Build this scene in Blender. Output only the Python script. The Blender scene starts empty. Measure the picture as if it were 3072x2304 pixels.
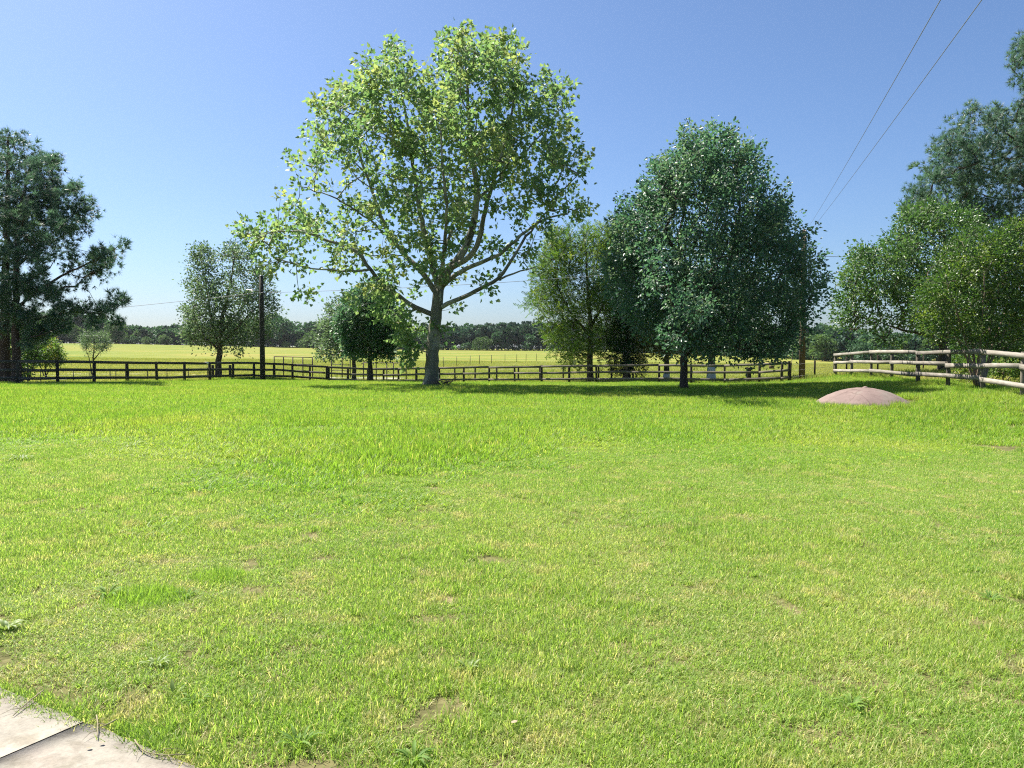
import bpy, math
import numpy as np
from mathutils import Vector

S = bpy.context.scene
C = S.collection
R = math.radians

# ------------------------------------------------------------------ camera
CAM_H, F, PITCH = 1.55, 2304.0, math.atan(102 / 2304)
cam_d = bpy.data.cameras.new('camera'); cam_d.lens = 27.0; cam_d.sensor_width = 36.0
cam_d.clip_start = 0.05; cam_d.clip_end = 9000
cam = bpy.data.objects.new('camera', cam_d); C.objects.link(cam)
cam.location = (0, 0, CAM_H); cam.rotation_euler = (math.pi / 2 - PITCH, 0, 0)
S.camera = cam

# ------------------------------------------------------------------ sky, sun, exposure
SUN_EL = R(55); SUN_VEC = Vector((-0.80 * math.cos(SUN_EL), 0.60 * math.cos(SUN_EL), math.sin(SUN_EL)))
W = bpy.data.worlds.new('World'); S.world = W; W.use_nodes = True
wn = W.node_tree.nodes; wn.clear()
out = wn.new('ShaderNodeOutputWorld'); bg = wn.new('ShaderNodeBackground'); sky = wn.new('ShaderNodeTexSky')
sky.sky_type = 'NISHITA'; sky.sun_disc = False; sky.sun_elevation = SUN_EL
sky.sun_rotation = math.atan2(SUN_VEC.x, SUN_VEC.y)
sky.altitude = 0; sky.air_density = 0.9; sky.dust_density = 1.3; sky.ozone_density = 8.0
bg.inputs['Strength'].default_value = 0.067
W.node_tree.links.new(sky.outputs[0], bg.inputs[0]); W.node_tree.links.new(bg.outputs[0], out.inputs[0])
sun_d = bpy.data.lights.new('sun', 'SUN'); sun_d.energy = 5.0; sun_d.angle = R(0.5); sun_d.color = (1.0, 0.95, 0.86)
sun = bpy.data.objects.new('sun', sun_d); C.objects.link(sun)
sun.rotation_euler = SUN_VEC.to_track_quat('Z', 'Y').to_euler(); sun.location = SUN_VEC * 60
S.view_settings.view_transform = 'Standard'; S.view_settings.look = 'None'
S.view_settings.exposure = 1.3; S.view_settings.gamma = 1.0; S.view_settings.use_curve_mapping = False
S.render.engine = 'CYCLES'
cy = S.cycles
cy.max_bounces = 9; cy.diffuse_bounces = 4; cy.glossy_bounces = 2; cy.transmission_bounces = 7
cy.transparent_max_bounces = 4; cy.volume_bounces = 0; cy.use_denoising = False; cy.pixel_filter_type = 'BLACKMAN_HARRIS'; cy.filter_width = 1.15
cy.caustics_reflective = False; cy.caustics_refractive = False

# ------------------------------------------------------------------ helpers
def P(px, py, D):
    """world point at depth D (metres along Y) seen at photo position px, py"""
    u = (px - 1536) / F; v = (py - 1152) / F
    c, s = math.cos(PITCH), math.sin(PITCH)
    d = np.array((u, c - v * s, -s - v * c))
    return np.array((0, 0, CAM_H)) + d * (D / d[1])

def px2x(px, D): return (px - 1536) / F * D * math.cos(PITCH)

# terrain: smooth surface through surveyed heights (x, y, z)
_ctl = []
for px, D, z in [(-900, 34, .0), (0, 34, -.03), (171, 35.3, -.06), (500, 40, -.2), (876, 50, -.5), (979, 51, -.68), (1400, 49, -.63),
                 (1700, 46, -.5), (2000, 44, -.38), (2360, 40, -.2), (2512, 39, .1), (2756, 28.5, .27), (2950, 22.5, .30),
                 (3072, 20, .30), (3500, 18, .35), (3300, 30, .35),
                 (100, 45, -.42), (400, 52, -.48), (100, 62, -.42), (500, 66, -.5), (-900, 60, -.3), (100, 90, -.15), (900, 70, -.75), (1400, 70, -.7), (2200, 62, -.45),
                 (1290, 33, -.05), (2053, 29, .0), (1100, 40, -.22), (700, 30, -.02), (200, 22, 0), (2500, 22, .04),
                 (900, 100, -.45), (1500, 100, -.45), (2400, 100, -.8), (3200, 100, -.4), (3000, 45, .2),
                 (0, 200, 1.7), (900, 200, .9), (1700, 200, .2), (2400, 200, -1.75), (3100, 180, -1.6),
                 (-300, 370, 4.9), (300, 385, 4.85), (900, 390, 2.6), (1300, 385, 1.45), (1700, 380, 1.0), (2150, 320, -.8), (2500, 240, -2.2), (3200, 220, -2.2),
                 (-800, 200, 2.2)]:
    _ctl.append((px2x(px, D), D, z))
for x in (-12, 0, 12):
    for y in (-15, 0, 8, 16): _ctl.append((x, y, 0))
for x, y, z in [(-60, 0, 0), (60, 0, .4), (-900, 900, 7), (0, 1200, 4), (900, 900, -1), (-600, 0, 0), (600, 0, 0), (0, -600, 0), (-300, -300, 0), (300, -300, 0)]:
    _ctl.append((x, y, z))
_ctl = np.array(_ctl); _c2 = 36.0
def _phi(a, b):
    return -np.sqrt(((a[:, None, :] - b[None, :, :]) ** 2).sum(-1) + _c2)
_n = len(_ctl)
_A = np.zeros((_n + 3, _n + 3)); _A[:_n, :_n] = _phi(_ctl[:, :2], _ctl[:, :2])
_A[:_n, _n] = 1; _A[:_n, _n + 1:] = _ctl[:, :2]; _A[_n:, :_n] = _A[:_n, _n:].T
_w = np.linalg.solve(_A, np.concatenate([_ctl[:, 2], np.zeros(3)]))
def terrain(xy):
    xy = np.atleast_2d(np.asarray(xy, float))
    o = np.empty(len(xy))
    for i in range(0, len(xy), 4000):
        q = xy[i:i + 4000]
        o[i:i + 4000] = _phi(q, _ctl[:, :2]) @ _w[:_n] + _w[_n] + q @ _w[_n + 1:]
    return o
def tz(x, y): return float(terrain((x, y))[0])
def G(px, D):
    """ground point under photo column px at depth D"""
    x = px2x(px, D)
    return np.array((x, D, tz(x, D)))

def tag(o, label=None, cat=None, group=None, kind=None):
    for k, v in (('label', label), ('category', cat), ('group', group), ('kind', kind)):
        if v: o[k] = v
    return o
def empty(name, loc, label, cat, group=None):
    o = bpy.data.objects.new(name, None); C.objects.link(o); o.location = loc
    o.empty_display_size = 0.3
    return tag(o, label, cat, group)
def mesh_np(name, verts, loops, counts, attrs=None, smooth=False):
    me = bpy.data.meshes.new(name)
    verts = np.ascontiguousarray(verts, np.float32).reshape(-1, 3)
    loops = np.ascontiguousarray(loops, np.int32).ravel(); counts = np.ascontiguousarray(counts, np.int32).ravel()
    me.vertices.add(len(verts)); me.vertices.foreach_set('co', verts.ravel())
    me.loops.add(len(loops)); me.loops.foreach_set('vertex_index', loops)
    me.polygons.add(len(counts))
    me.polygons.foreach_set('loop_start', np.concatenate([[0], np.cumsum(counts)[:-1]]).astype(np.int32))
    if smooth: me.polygons.foreach_set('use_smooth', np.ones(len(counts), bool))
    me.update(calc_edges=True)
    for k, v in (attrs or {}).items():
        a = me.attributes.new(k, 'FLOAT', 'POINT'); a.data.foreach_set('value', np.ascontiguousarray(v, np.float32).ravel())
    return me
def obj(name, me, mat, parent=None):
    o = bpy.data.objects.new(name, me); C.objects.link(o)
    if mat and not me.materials: me.materials.append(mat)
    if parent: o.parent = parent
    return o
class MB:
    """collects tubes and boxes into one mesh"""
    def __init__(s): s.v = []; s.l = []; s.c = []; s.n = 0
    def add(s, v, faces):
        s.v.append(np.asarray(v, float))
        for f in faces: s.l.extend(i + s.n for i in f); s.c.append(len(f))
        s.n += len(v)
    def tube(s, pts, rad, sides=6, cap=True):
        pts = np.asarray(pts, float); n = len(pts); rad = np.broadcast_to(np.asarray(rad, float), (n,))
        t = np.gradient(pts, axis=0); t /= np.linalg.norm(t, axis=1)[:, None] + 1e-9
        ref = np.array((0.31, 0.17, 0.93)) if abs(t[0, 2]) < .9 else np.array((1., .1, 0))
        a = np.cross(t, ref); a /= np.linalg.norm(a, axis=1)[:, None] + 1e-9; b = np.cross(t, a)
        th = np.arange(sides) * 2 * math.pi / sides
        v = pts[:, None, :] + rad[:, None, None] * (np.cos(th)[None, :, None] * a[:, None, :] + np.sin(th)[None, :, None] * b[:, None, :])
        fs = []
        for i in range(n - 1):
            for k in range(sides):
                k2 = (k + 1) % sides
                fs.append((i * sides + k, i * sides + k2, (i + 1) * sides + k2, (i + 1) * sides + k))
        if cap:
            fs.append(tuple(range(sides))[::-1]); fs.append(tuple((n - 1) * sides + k for k in range(sides)))
        s.add(v.reshape(-1, 3), fs)
    def box(s, c, h, ax=None):
        """centre, half sizes, axes (3 rows)"""
        ax = np.eye(3) if ax is None else np.asarray(ax)
        sg = np.array([(x, y, z) for z in (-1, 1) for y in (-1, 1) for x in (-1, 1)], float)
        s.add(np.asarray(c) + (sg * np.asarray(h)) @ ax, [(0, 2, 3, 1), (4, 5, 7, 6), (0, 1, 5, 4), (2, 6, 7, 3), (0, 4, 6, 2), (1, 3, 7, 5)])
    def build(s, name, mat, parent=None, off=None, smooth=False):
        v = np.concatenate(s.v) - (np.zeros(3) if off is None else np.asarray(off))
        return obj(name, mesh_np(name, v, s.l, s.c, smooth=smooth), mat, parent)

# ------------------------------------------------------------------ materials
def mat_new(name):
    m = bpy.data.materials.new(name); m.use_nodes = True
    n = m.node_tree.nodes; n.clear(); o = n.new('ShaderNodeOutputMaterial')
    return m, n, m.node_tree.links, o
def ramp(n, stops, interp='LINEAR'):
    r = n.new('ShaderNodeValToRGB'); r.color_ramp.interpolation = interp
    e = r.color_ramp.elements
    while len(e) < len(stops): e.new(0.5)
    for q, (p, c) in zip(e, stops): q.position = p; q.color = (*c, 1)
    return r
def noise(n, l, scale, detail=4, rough=.55, coord=None, vec_scale=None):
    t = n.new('ShaderNodeTexNoise'); t.inputs['Scale'].default_value = scale
    t.inputs['Detail'].default_value = detail; t.inputs['Roughness'].default_value = rough
    if coord is not None:
        if vec_scale:
            mp = n.new('ShaderNodeMapping'); mp.inputs['Scale'].default_value = vec_scale
            l.new(coord, mp.inputs[0]); coord = mp.outputs[0]
        l.new(coord, t.inputs['Vector'])
    return t
def mixc(n, l, fac, a, b, mode='MIX'):
    m = n.new('ShaderNodeMix'); m.data_type = 'RGBA'; m.blend_type = mode
    for s, v in ((m.inputs[0], fac), (m.inputs[6], a), (m.inputs[7], b)):
        if hasattr(v, 'is_linked') or hasattr(v, 'links'): l.new(v, s)
        elif isinstance(v, tuple): s.default_value = (*v, 1)
        else: s.default_value = v
    return m.outputs[2]

def leaf_mat(name, dark, mid, light, trans, tfac=.4, rough=.42, spec=.35, tip=None):
    """leaf colour from the leaf's own random value and its shoot's value; sun passes through the blade"""
    m, n, l, o = mat_new(name)
    at = n.new('ShaderNodeAttribute'); at.attribute_name = 'rnd'
    at2 = n.new('ShaderNodeAttribute'); at2.attribute_name = 'tint'
    r = ramp(n, [(0, dark), (.5, mid), (1, light)]); l.new(at.outputs['Fac'], r.inputs[0])
    col = r.outputs[0]
    if tip:
        rr = ramp(n, [(.72, (0, 0, 0)), (.95, (1, 1, 1))]); l.new(at2.outputs['Fac'], rr.inputs[0])
        col = mixc(n, l, rr.outputs[0], col, tip)
    p = n.new('ShaderNodeBsdfPrincipled'); l.new(col, p.inputs['Base Color'])
    p.inputs['Roughness'].default_value = rough; p.inputs['Specular IOR Level'].default_value = spec
    t = n.new('ShaderNodeBsdfTranslucent')
    tc = mixc(n, l, 1.0, col, trans, 'MULTIPLY'); l.new(tc, t.inputs[0])
    mx = n.new('ShaderNodeMixShader'); mx.inputs[0].default_value = tfac
    l.new(p.outputs[0], mx.inputs[1]); l.new(t.outputs[0], mx.inputs[2]); l.new(mx.outputs[0], o.inputs[0])
    return m

def bark_mat(name, c1, c2, c3, scale=6, stretch=(1, 1, .25), bump=.5, rough=.9):
    m, n, l, o = mat_new(name)
    tc = n.new('ShaderNodeTexCoord')
    a = noise(n, l, scale, 6, .65, tc.outputs['Object'], stretch)
    b = noise(n, l, scale * .35, 3, .5, tc.outputs['Object'])
    r = ramp(n, [(.3, c1), (.52, c2), (.7, c3)]); l.new(a.outputs[0], r.inputs[0])
    col = mixc(n, l, b.outputs[0], r.outputs[0], c2)
    p = n.new('ShaderNodeBsdfPrincipled'); l.new(col, p.inputs['Base Color']); p.inputs['Roughness'].default_value = rough
    p.inputs['Specular IOR Level'].default_value = .2
    bp = n.new('ShaderNodeBump'); bp.inputs['Strength'].default_value = bump; bp.inputs['Distance'].default_value = .04
    l.new(a.outputs[0], bp.inputs['Height']); l.new(bp.outputs[0], p.inputs['Normal']); l.new(p.outputs[0], o.inputs[0])
    return m
def sycamore_bark():
    m, n, l, o = mat_new('sycamore_bark')
    tc = n.new('ShaderNodeTexCoord')
    v = n.new('ShaderNodeTexVoronoi'); v.inputs['Scale'].default_value = 3.2
    dn = noise(n, l, 2.2, 3, .6, tc.outputs['Object'])
    mp = n.new('ShaderNodeMapping'); mp.inputs['Scale'].default_value = (1, 1, .45); l.new(tc.outputs['Object'], mp.inputs[0])
    dist = mixc(n, l, .35, mp.outputs[0], dn.outputs['Color']); l.new(dist, v.inputs['Vector'])
    r = ramp(n, [(.0, (.10, .095, .065)), (.35, (.17, .16, .115)), (.6, (.25, .235, .18)), (.85, (.42, .40, .33))]); l.new(v.outputs['Color'], r.inputs[0])
    f = noise(n, l, 14, 4, .6, tc.outputs['Object'])
    rf = ramp(n, [(.35, (.7, .7, .68)), (.65, (1, 1, 1))]); l.new(f.outputs[0], rf.inputs[0])
    col = mixc(n, l, .7, r.outputs[0], rf.outputs[0], 'MULTIPLY')
    p = n.new('ShaderNodeBsdfPrincipled'); l.new(col, p.inputs['Base Color']); p.inputs['Roughness'].default_value = .85
    bp = n.new('ShaderNodeBump'); bp.inputs['Strength'].default_value = .4; bp.inputs['Distance'].default_value = .03
    l.new(f.outputs[0], bp.inputs['Height']); l.new(bp.outputs[0], p.inputs['Normal']); l.new(p.outputs[0], o.inputs[0])
    return m
def wood_mat(name, c1, c2, c3, along=(.7, 18, 18)):
    m, n, l, o = mat_new(name)
    tc = n.new('ShaderNodeTexCoord'); oi = n.new('ShaderNodeObjectInfo')
    add = n.new('ShaderNodeVectorMath'); add.operation = 'ADD'
    sc = n.new('ShaderNodeVectorMath'); sc.operation = 'SCALE'; sc.inputs[3].default_value = 40
    cb = n.new('ShaderNodeCombineXYZ'); l.new(oi.outputs['Random'], cb.inputs[0]); l.new(oi.outputs['Random'], cb.inputs[1])
    l.new(cb.outputs[0], sc.inputs[0]); l.new(tc.outputs['Object'], add.inputs[0]); l.new(sc.outputs[0], add.inputs[1])
    g = noise(n, l, 3.5, 6, .7, add.outputs[0], along)
    b = noise(n, l, 1.6, 3, .5, add.outputs[0])
    r = ramp(n, [(.32, c1), (.5, c2), (.68, c3)]); l.new(g.outputs[0], r.inputs[0])
    rb = ramp(n, [(.3, (.68, .66, .62)), (.7, (1.0, 1.0, 1.0))]); l.new(b.outputs[0], rb.inputs[0])
    col = mixc(n, l, .85, r.outputs[0], rb.outputs[0], 'MULTIPLY')
    rv = n.new('ShaderNodeMapRange'); rv.inputs[3].default_value = .75; rv.inputs[4].default_value = 1.15; l.new(oi.outputs['Random'], rv.inputs[0])
    hs = n.new('ShaderNodeHueSaturation'); l.new(rv.outputs[0], hs.inputs['Value']); l.new(col, hs.inputs['Color'])
    p = n.new('ShaderNodeBsdfPrincipled'); l.new(hs.outputs[0], p.inputs['Base Color']); p.inputs['Roughness'].default_value = .88
    p.inputs['Specular IOR Level'].default_value = .2
    bp = n.new('ShaderNodeBump'); bp.inputs['Strength'].default_value = .6; bp.inputs['Distance'].default_value = .01
    l.new(g.outputs[0], bp.inputs['Height']); l.new(bp.outputs[0], p.inputs['Normal']); l.new(p.outputs[0], o.inputs[0])
    return m
def plain_mat(name, col, rough=.6, metal=0, var=.25, scale=8):
    m, n, l, o = mat_new(name)
    tc = n.new('ShaderNodeTexCoord'); a = noise(n, l, scale, 5, .6, tc.outputs['Object'])
    r = ramp(n, [(.3, tuple(c * (1 - var) for c in col)), (.7, tuple(min(1, c * (1 + var)) for c in col))]); l.new(a.outputs[0], r.inputs[0])
    p = n.new('ShaderNodeBsdfPrincipled'); l.new(r.outputs[0], p.inputs['Base Color']); p.inputs['Roughness'].default_value = rough; p.inputs['Metallic'].default_value = metal
    l.new(p.outputs[0], o.inputs[0])
    return m

def grass_mat(name, green, green2, lime, dry, trans, dry_lo=.55, dry_hi=.75, tfac=.45, dryblade=.9, pasture=False, ystand=None):
    """blade colour: stands of different grass over the ground (world position), each blade its own shade, some blades dry"""
    m, n, l, o = mat_new(name)
    ge = n.new('ShaderNodeNewGeometry'); at = n.new('ShaderNodeAttribute'); at.attribute_name = 'rnd'
    sc = .16 if pasture else 1.0
    na = noise(n, l, .55 * sc, 3, .55, ge.outputs['Position'], (1, .35 if pasture else 1, 1)); nb = noise(n, l, 2.6 * sc, 4, .65, ge.outputs['Position']); nc = noise(n, l, .23 * sc, 2, .5, ge.outputs['Position'])
    r = ramp(n, [(.36, green), (.64, green2)]); l.new(na.outputs[0], r.inputs[0])
    r2 = ramp(n, [(.5, (0, 0, 0)), (.7, (1, 1, 1))]); l.new(nc.outputs[0], r2.inputs[0])
    c = mixc(n, l, r2.outputs[0], r.outputs[0], lime)
    if ystand:      # the lush grass of the unmown part thins out gradually into the mown lawn
        sx = n.new('ShaderNodeSeparateXYZ'); l.new(ge.outputs['Position'], sx.inputs[0])
        ad0 = n.new('ShaderNodeMath'); ad0.operation = 'MULTIPLY_ADD'; l.new(nb.outputs[0], ad0.inputs[0]); ad0.inputs[1].default_value = 5.0; l.new(sx.outputs[1], ad0.inputs[2])
        my = n.new('ShaderNodeMapRange'); my.inputs[1].default_value = 7.0; my.inputs[2].default_value = 14.0; my.inputs[4].default_value = .85; l.new(ad0.outputs[0], my.inputs[0])
        c = mixc(n, l, my.outputs[0], c, ystand)
    # dry stands + dry blades
    ad = n.new('ShaderNodeMath'); ad.operation = 'MULTIPLY_ADD'; l.new(at.outputs['Fac'], ad.inputs[0]); ad.inputs[1].default_value = .22; l.new(nb.outputs[0], ad.inputs[2])
    mr = n.new('ShaderNodeMapRange'); mr.inputs[1].default_value = dry_lo + .11; mr.inputs[2].default_value = dry_hi + .11; l.new(ad.outputs[0], mr.inputs[0])
    gt = n.new('ShaderNodeMath'); gt.operation = 'GREATER_THAN'; gt.inputs[1].default_value = dryblade; l.new(at.outputs['Fac'], gt.inputs[0])
    mx = n.new('ShaderNodeMath'); mx.operation = 'MAXIMUM'; l.new(mr.outputs[0], mx.inputs[0]); l.new(gt.outputs[0], mx.inputs[1])
    c = mixc(n, l, mx.outputs[0], c, dry)
    hv = n.new('ShaderNodeMapRange'); hv.inputs[3].default_value = .72; hv.inputs[4].default_value = 1.28; l.new(at.outputs['Fac'], hv.inputs[0])
    hs = n.new('ShaderNodeHueSaturation'); l.new(hv.outputs[0], hs.inputs['Value']); l.new(c, hs.inputs['Color']); c = hs.outputs[0]
    p = n.new('ShaderNodeBsdfPrincipled'); l.new(c, p.inputs['Base Color']); p.inputs['Roughness'].default_value = .5; p.inputs['Specular IOR Level'].default_value = .3
    t = n.new('ShaderNodeBsdfTranslucent'); l.new(mixc(n, l, 1.0, c, trans, 'MULTIPLY'), t.inputs[0])
    ms = n.new('ShaderNodeMixShader'); ms.inputs[0].default_value = tfac
    l.new(p.outputs[0], ms.inputs[1]); l.new(t.outputs[0], ms.inputs[2]); l.new(ms.outputs[0], o.inputs[0])
    return m

M = {}
M['syc_leaf'] = leaf_mat('sycamore_leaf', (.095, .18, .08), (.155, .25, .105), (.25, .32, .14), (1.55, 1.6, 1.05), .50, .5, .4, tip=(.30, .33, .13))
M['pear_leaf'] = leaf_mat('pear_leaf', (.045, .100, .062), (.066, .138, .084), (.115, .18, .11), (1.6, 1.9, 1.3), .40, .42, .55, tip=(.15, .19, .11))
M['elm_leaf'] = leaf_mat('elm_leaf', (.075, .125, .075), (.115, .175, .10), (.17, .23, .13), (1.4, 1.5, 1.0), .38, .45, .4)
M['fine_leaf'] = leaf_mat('fine_leaf', (.05, .10, .025), (.085, .15, .035), (.13, .20, .045), (1.5, 1.6, .8), .42, .5, .3, tip=(.17, .21, .05))
M['cedar_leaf'] = leaf_mat('cedar_leaf', (.02, .05, .022), (.03, .07, .028), (.05, .10, .04), (1.2, 1.4, .9), .25, .6, .2)
M['red_leaf'] = leaf_mat('bronze_leaf', (.05, .085, .025), (.085, .12, .03), (.16, .14, .05), (1.5, 1.5, .8), .42, .45, .3, tip=(.20, .15, .07))
M['oak_leaf'] = leaf_mat('oak_leaf', (.04, .09, .03), (.065, .13, .04), (.11, .18, .06), (1.4, 1.6, .9), .36, .40, .45, tip=(.14, .20, .07))
M['myrtle_leaf'] = leaf_mat('myrtle_leaf', (.035, .078, .022), (.058, .115, .03), (.10, .16, .04), (1.5, 1.7, .8), .36, .38, .45, tip=(.17, .22, .05))
M['pine_needle'] = leaf_mat('pine_needle', (.052, .10, .078), (.078, .14, .10), (.115, .18, .11), (1.5, 1.7, 1.3), .36, .45, .45, tip=(.10, .16, .08))
M['dead_needle'] = leaf_mat('dead_needle', (.16, .08, .04), (.22, .11, .055), (.30, .16, .08), (1.2, 1.1, .9), .28, .6, .2)
M['shrub_leaf'] = leaf_mat('shrub_leaf', (.06, .12, .025), (.10, .18, .035), (.17, .24, .05), (1.4, 1.5, .8), .42, .5, .3, tip=(.30, .26, .10))
M['dark_leaf'] = leaf_mat('dark_shrub_leaf', (.025, .06, .02), (.045, .095, .03), (.09, .16, .045), (1.4, 1.6, .8), .35, .5, .3)
M['wood_leaf'] = leaf_mat('wood_leaf', (.035, .09, .045), (.055, .125, .06), (.08, .155, .072), (1.3, 1.4, .9), .25, .6, .2)
M['wood_light'] = leaf_mat('light_wood_leaf', (.05, .10, .035), (.08, .145, .045), (.11, .18, .055), (1.3, 1.4, .9), .3, .6, .2)
M['wood_pine'] = leaf_mat('wood_pine_leaf', (.026, .068, .045), (.042, .092, .058), (.065, .12, .07), (1.2, 1.3, .9), .2, .6, .2)
M['weed_leaf'] = leaf_mat('weed_leaf', (.13, .23, .05), (.17, .28, .06), (.23, .33, .08), (1.4, 1.5, .8), .45, .6, .2)
M['pale_weed'] = leaf_mat('pale_weed_leaf', (.17, .25, .07), (.22, .30, .09), (.28, .35, .13), (1.3, 1.3, .8), .42, .5, .35)
M['syc_bark'] = sycamore_bark()
M['bark'] = bark_mat('grey_brown_bark', (.035, .028, .022), (.085, .07, .055), (.15, .13, .105))
M['pear_bark'] = bark_mat('pear_bark', (.03, .024, .02), (.07, .057, .046), (.13, .11, .09))
M['pine_bark'] = bark_mat('pine_bark', (.03, .022, .018), (.075, .05, .038), (.14, .095, .07), 5, (1, 1, .3), .8)
M['limewash'] = bark_mat('limewashed_bark', (.42, .42, .40), (.62, .62, .60), (.72, .72, .70), 7, (1, 1, .3), .4)
M['myrtle_bark'] = bark_mat('smooth_tan_bark', (.16, .12, .09), (.27, .21, .16), (.36, .29, .23), 3, (1, 1, .4), .2)
M['fence_dark'] = wood_mat('dark_fence_wood', (.045, .041, .036), (.092, .084, .074), (.16, .148, .13))
M['post_dark'] = wood_mat('dark_post_wood', (.03, .025, .02), (.06, .05, .04), (.10, .085, .07), (18, 18, .7))
M['fence_mid'] = wood_mat('brown_fence_wood', (.11, .095, .078), (.19, .165, .14), (.28, .25, .215))
M['fence_grey'] = wood_mat('weathered_fence_wood', (.17, .15, .125), (.29, .265, .23), (.42, .395, .35))
M['post_grey'] = wood_mat('weathered_post_wood', (.09, .078, .06), (.17, .15, .12), (.27, .24, .20), (14, 14, .7))
M['pole'] = wood_mat('utility_pole_wood', (.07, .05, .038), (.14, .10, .075), (.23, .17, .13), (16, 16, .5))
M['pole_dark'] = wood_mat('dark_pole_wood', (.035, .032, .028), (.06, .055, .048), (.095, .088, .076), (16, 16, .5))
M['pipe'] = plain_mat('rusty_pipe', (.06, .045, .036), .7, .2)
M['t_post'] = plain_mat('t_post_paint', (.045, .05, .045), .6, .3)
M['wire'] = plain_mat('fence_wire', (.22, .22, .21), .5, .6)
M['cable'] = plain_mat('weathered_cable', (.16, .16, .17), .6)
M['metal'] = plain_mat('galvanised_metal', (.45, .46, .47), .4, .7)
M['glassy'] = plain_mat('porcelain', (.5, .5, .48), .25)
M['sign_pale'] = plain_mat('pale_sign', (.62, .64, .66), .5, 0, .08)
M['sign_brown'] = plain_mat('brown_sign', (.13, .075, .045), .6)
M['twig'] = plain_mat('dry_twig', (.17, .12, .08), .9)
M['dry_runner'] = plain_mat('dry_runner', (.22, .19, .11), .9)
M['dry_leaf'] = plain_mat('dry_leaf', (.30, .24, .15), .8, 0, .4, 4)

def ground_mat():
    m, n, l, o = mat_new('ground_soil_and_thatch')
    ge = n.new('ShaderNodeNewGeometry'); pos = ge.outputs['Position']
    at = n.new('ShaderNodeAttribute'); at.attribute_name = 'pasture'
    at2 = n.new('ShaderNodeAttribute'); at2.attribute_name = 'drive'
    a = noise(n, l, 1.4, 6, .65, pos); b = noise(n, l, 14, 5, .7, pos)
    r = ramp(n, [(.3, (.09, .095, .035)), (.5, (.15, .14, .06)), (.68, (.24, .20, .11))]); l.new(a.outputs[0], r.inputs[0])
    rb = ramp(n, [(.3, (.55, .55, .5)), (.7, (1.1, 1.1, 1.05))]); l.new(b.outputs[0], rb.inputs[0])
    lawn = mixc(n, l, .9, r.outputs[0], rb.outputs[0], 'MULTIPLY')
    # hayfield: long drifts of green and straw
    c1 = noise(n, l, .05, 5, .6, pos, (.5, 1.6, 1)); c2 = noise(n, l, .6, 5, .7, pos, (.35, 1.5, 1)); c3 = noise(n, l, 4, 3, .7, pos)
    rc = ramp(n, [(.36, (.12, .175, .028)), (.5, (.18, .205, .036)), (.64, (.27, .225, .06))]); l.new(c1.outputs[0], rc.inputs[0])
    rd = ramp(n, [(.33, (.62, .68, .55)), (.5, (1, 1, 1)), (.7, (1.25, 1.12, 1.05))]); l.new(c2.outputs[0], rd.inputs[0])
    pas = mixc(n, l, .8, rc.outputs[0], rd.outputs[0], 'MULTIPLY')
    col = mixc(n, l, at.outputs['Fac'], lawn, pas)
    gr = noise(n, l, 3, 5, .7, pos); rg = ramp(n, [(.35, (.30, .27, .22)), (.65, (.45, .42, .36))]); l.new(gr.outputs[0], rg.inputs[0])
    col = mixc(n, l, at2.outputs['Fac'], col, rg.outputs[0])
    p = n.new('ShaderNodeBsdfPrincipled'); l.new(col, p.inputs['Base Color']); p.inputs['Roughness'].default_value = .95; p.inputs['Specular IOR Level'].default_value = .1
    bp = n.new('ShaderNodeBump'); bp.inputs['Strength'].default_value = .7; bp.inputs['Distance'].default_value = .12
    l.new(c3.outputs[0], bp.inputs['Height']); l.new(bp.outputs[0], p.inputs['Normal']); l.new(p.outputs[0], o.inputs[0])
    return m

def concrete_mat():
    m, n, l, o = mat_new('pale_concrete')
    ge = n.new('ShaderNodeNewGeometry'); pos = ge.outputs['Position']
    a = noise(n, l, 2.3, 5, .6, pos); b = noise(n, l, 60, 5, .75, pos); c = noise(n, l, 11, 4, .6, pos)
    r = ramp(n, [(.3, (.25, .225, .185)), (.52, (.31, .283, .235)), (.72, (.32, .275, .235))]); l.new(a.outputs[0], r.inputs[0])
    rb = ramp(n, [(.3, (.72, .72, .72)), (.6, (1.04, 1.03, 1.0))]); l.new(b.outputs[0], rb.inputs[0])
    rc = ramp(n, [(.34, (.66, .64, .60)), (.52, (1, 1, 1))]); l.new(c.outputs[0], rc.inputs[0])
    col = mixc(n, l, .8, mixc(n, l, .8, r.outputs[0], rb.outputs[0], 'MULTIPLY'), rc.outputs[0], 'MULTIPLY')
    p = n.new('ShaderNodeBsdfPrincipled'); l.new(col, p.inputs['Base Color']); p.inputs['Roughness'].default_value = .9; p.inputs['Specular IOR Level'].default_value = .2
    bp = n.new('ShaderNodeBump'); bp.inputs['Strength'].default_value = .5; bp.inputs['Distance'].default_value = .004
    l.new(b.outputs[0], bp.inputs['Height']); l.new(bp.outputs[0], p.inputs['Normal']); l.new(p.outputs[0], o.inputs[0])
    return m
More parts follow.
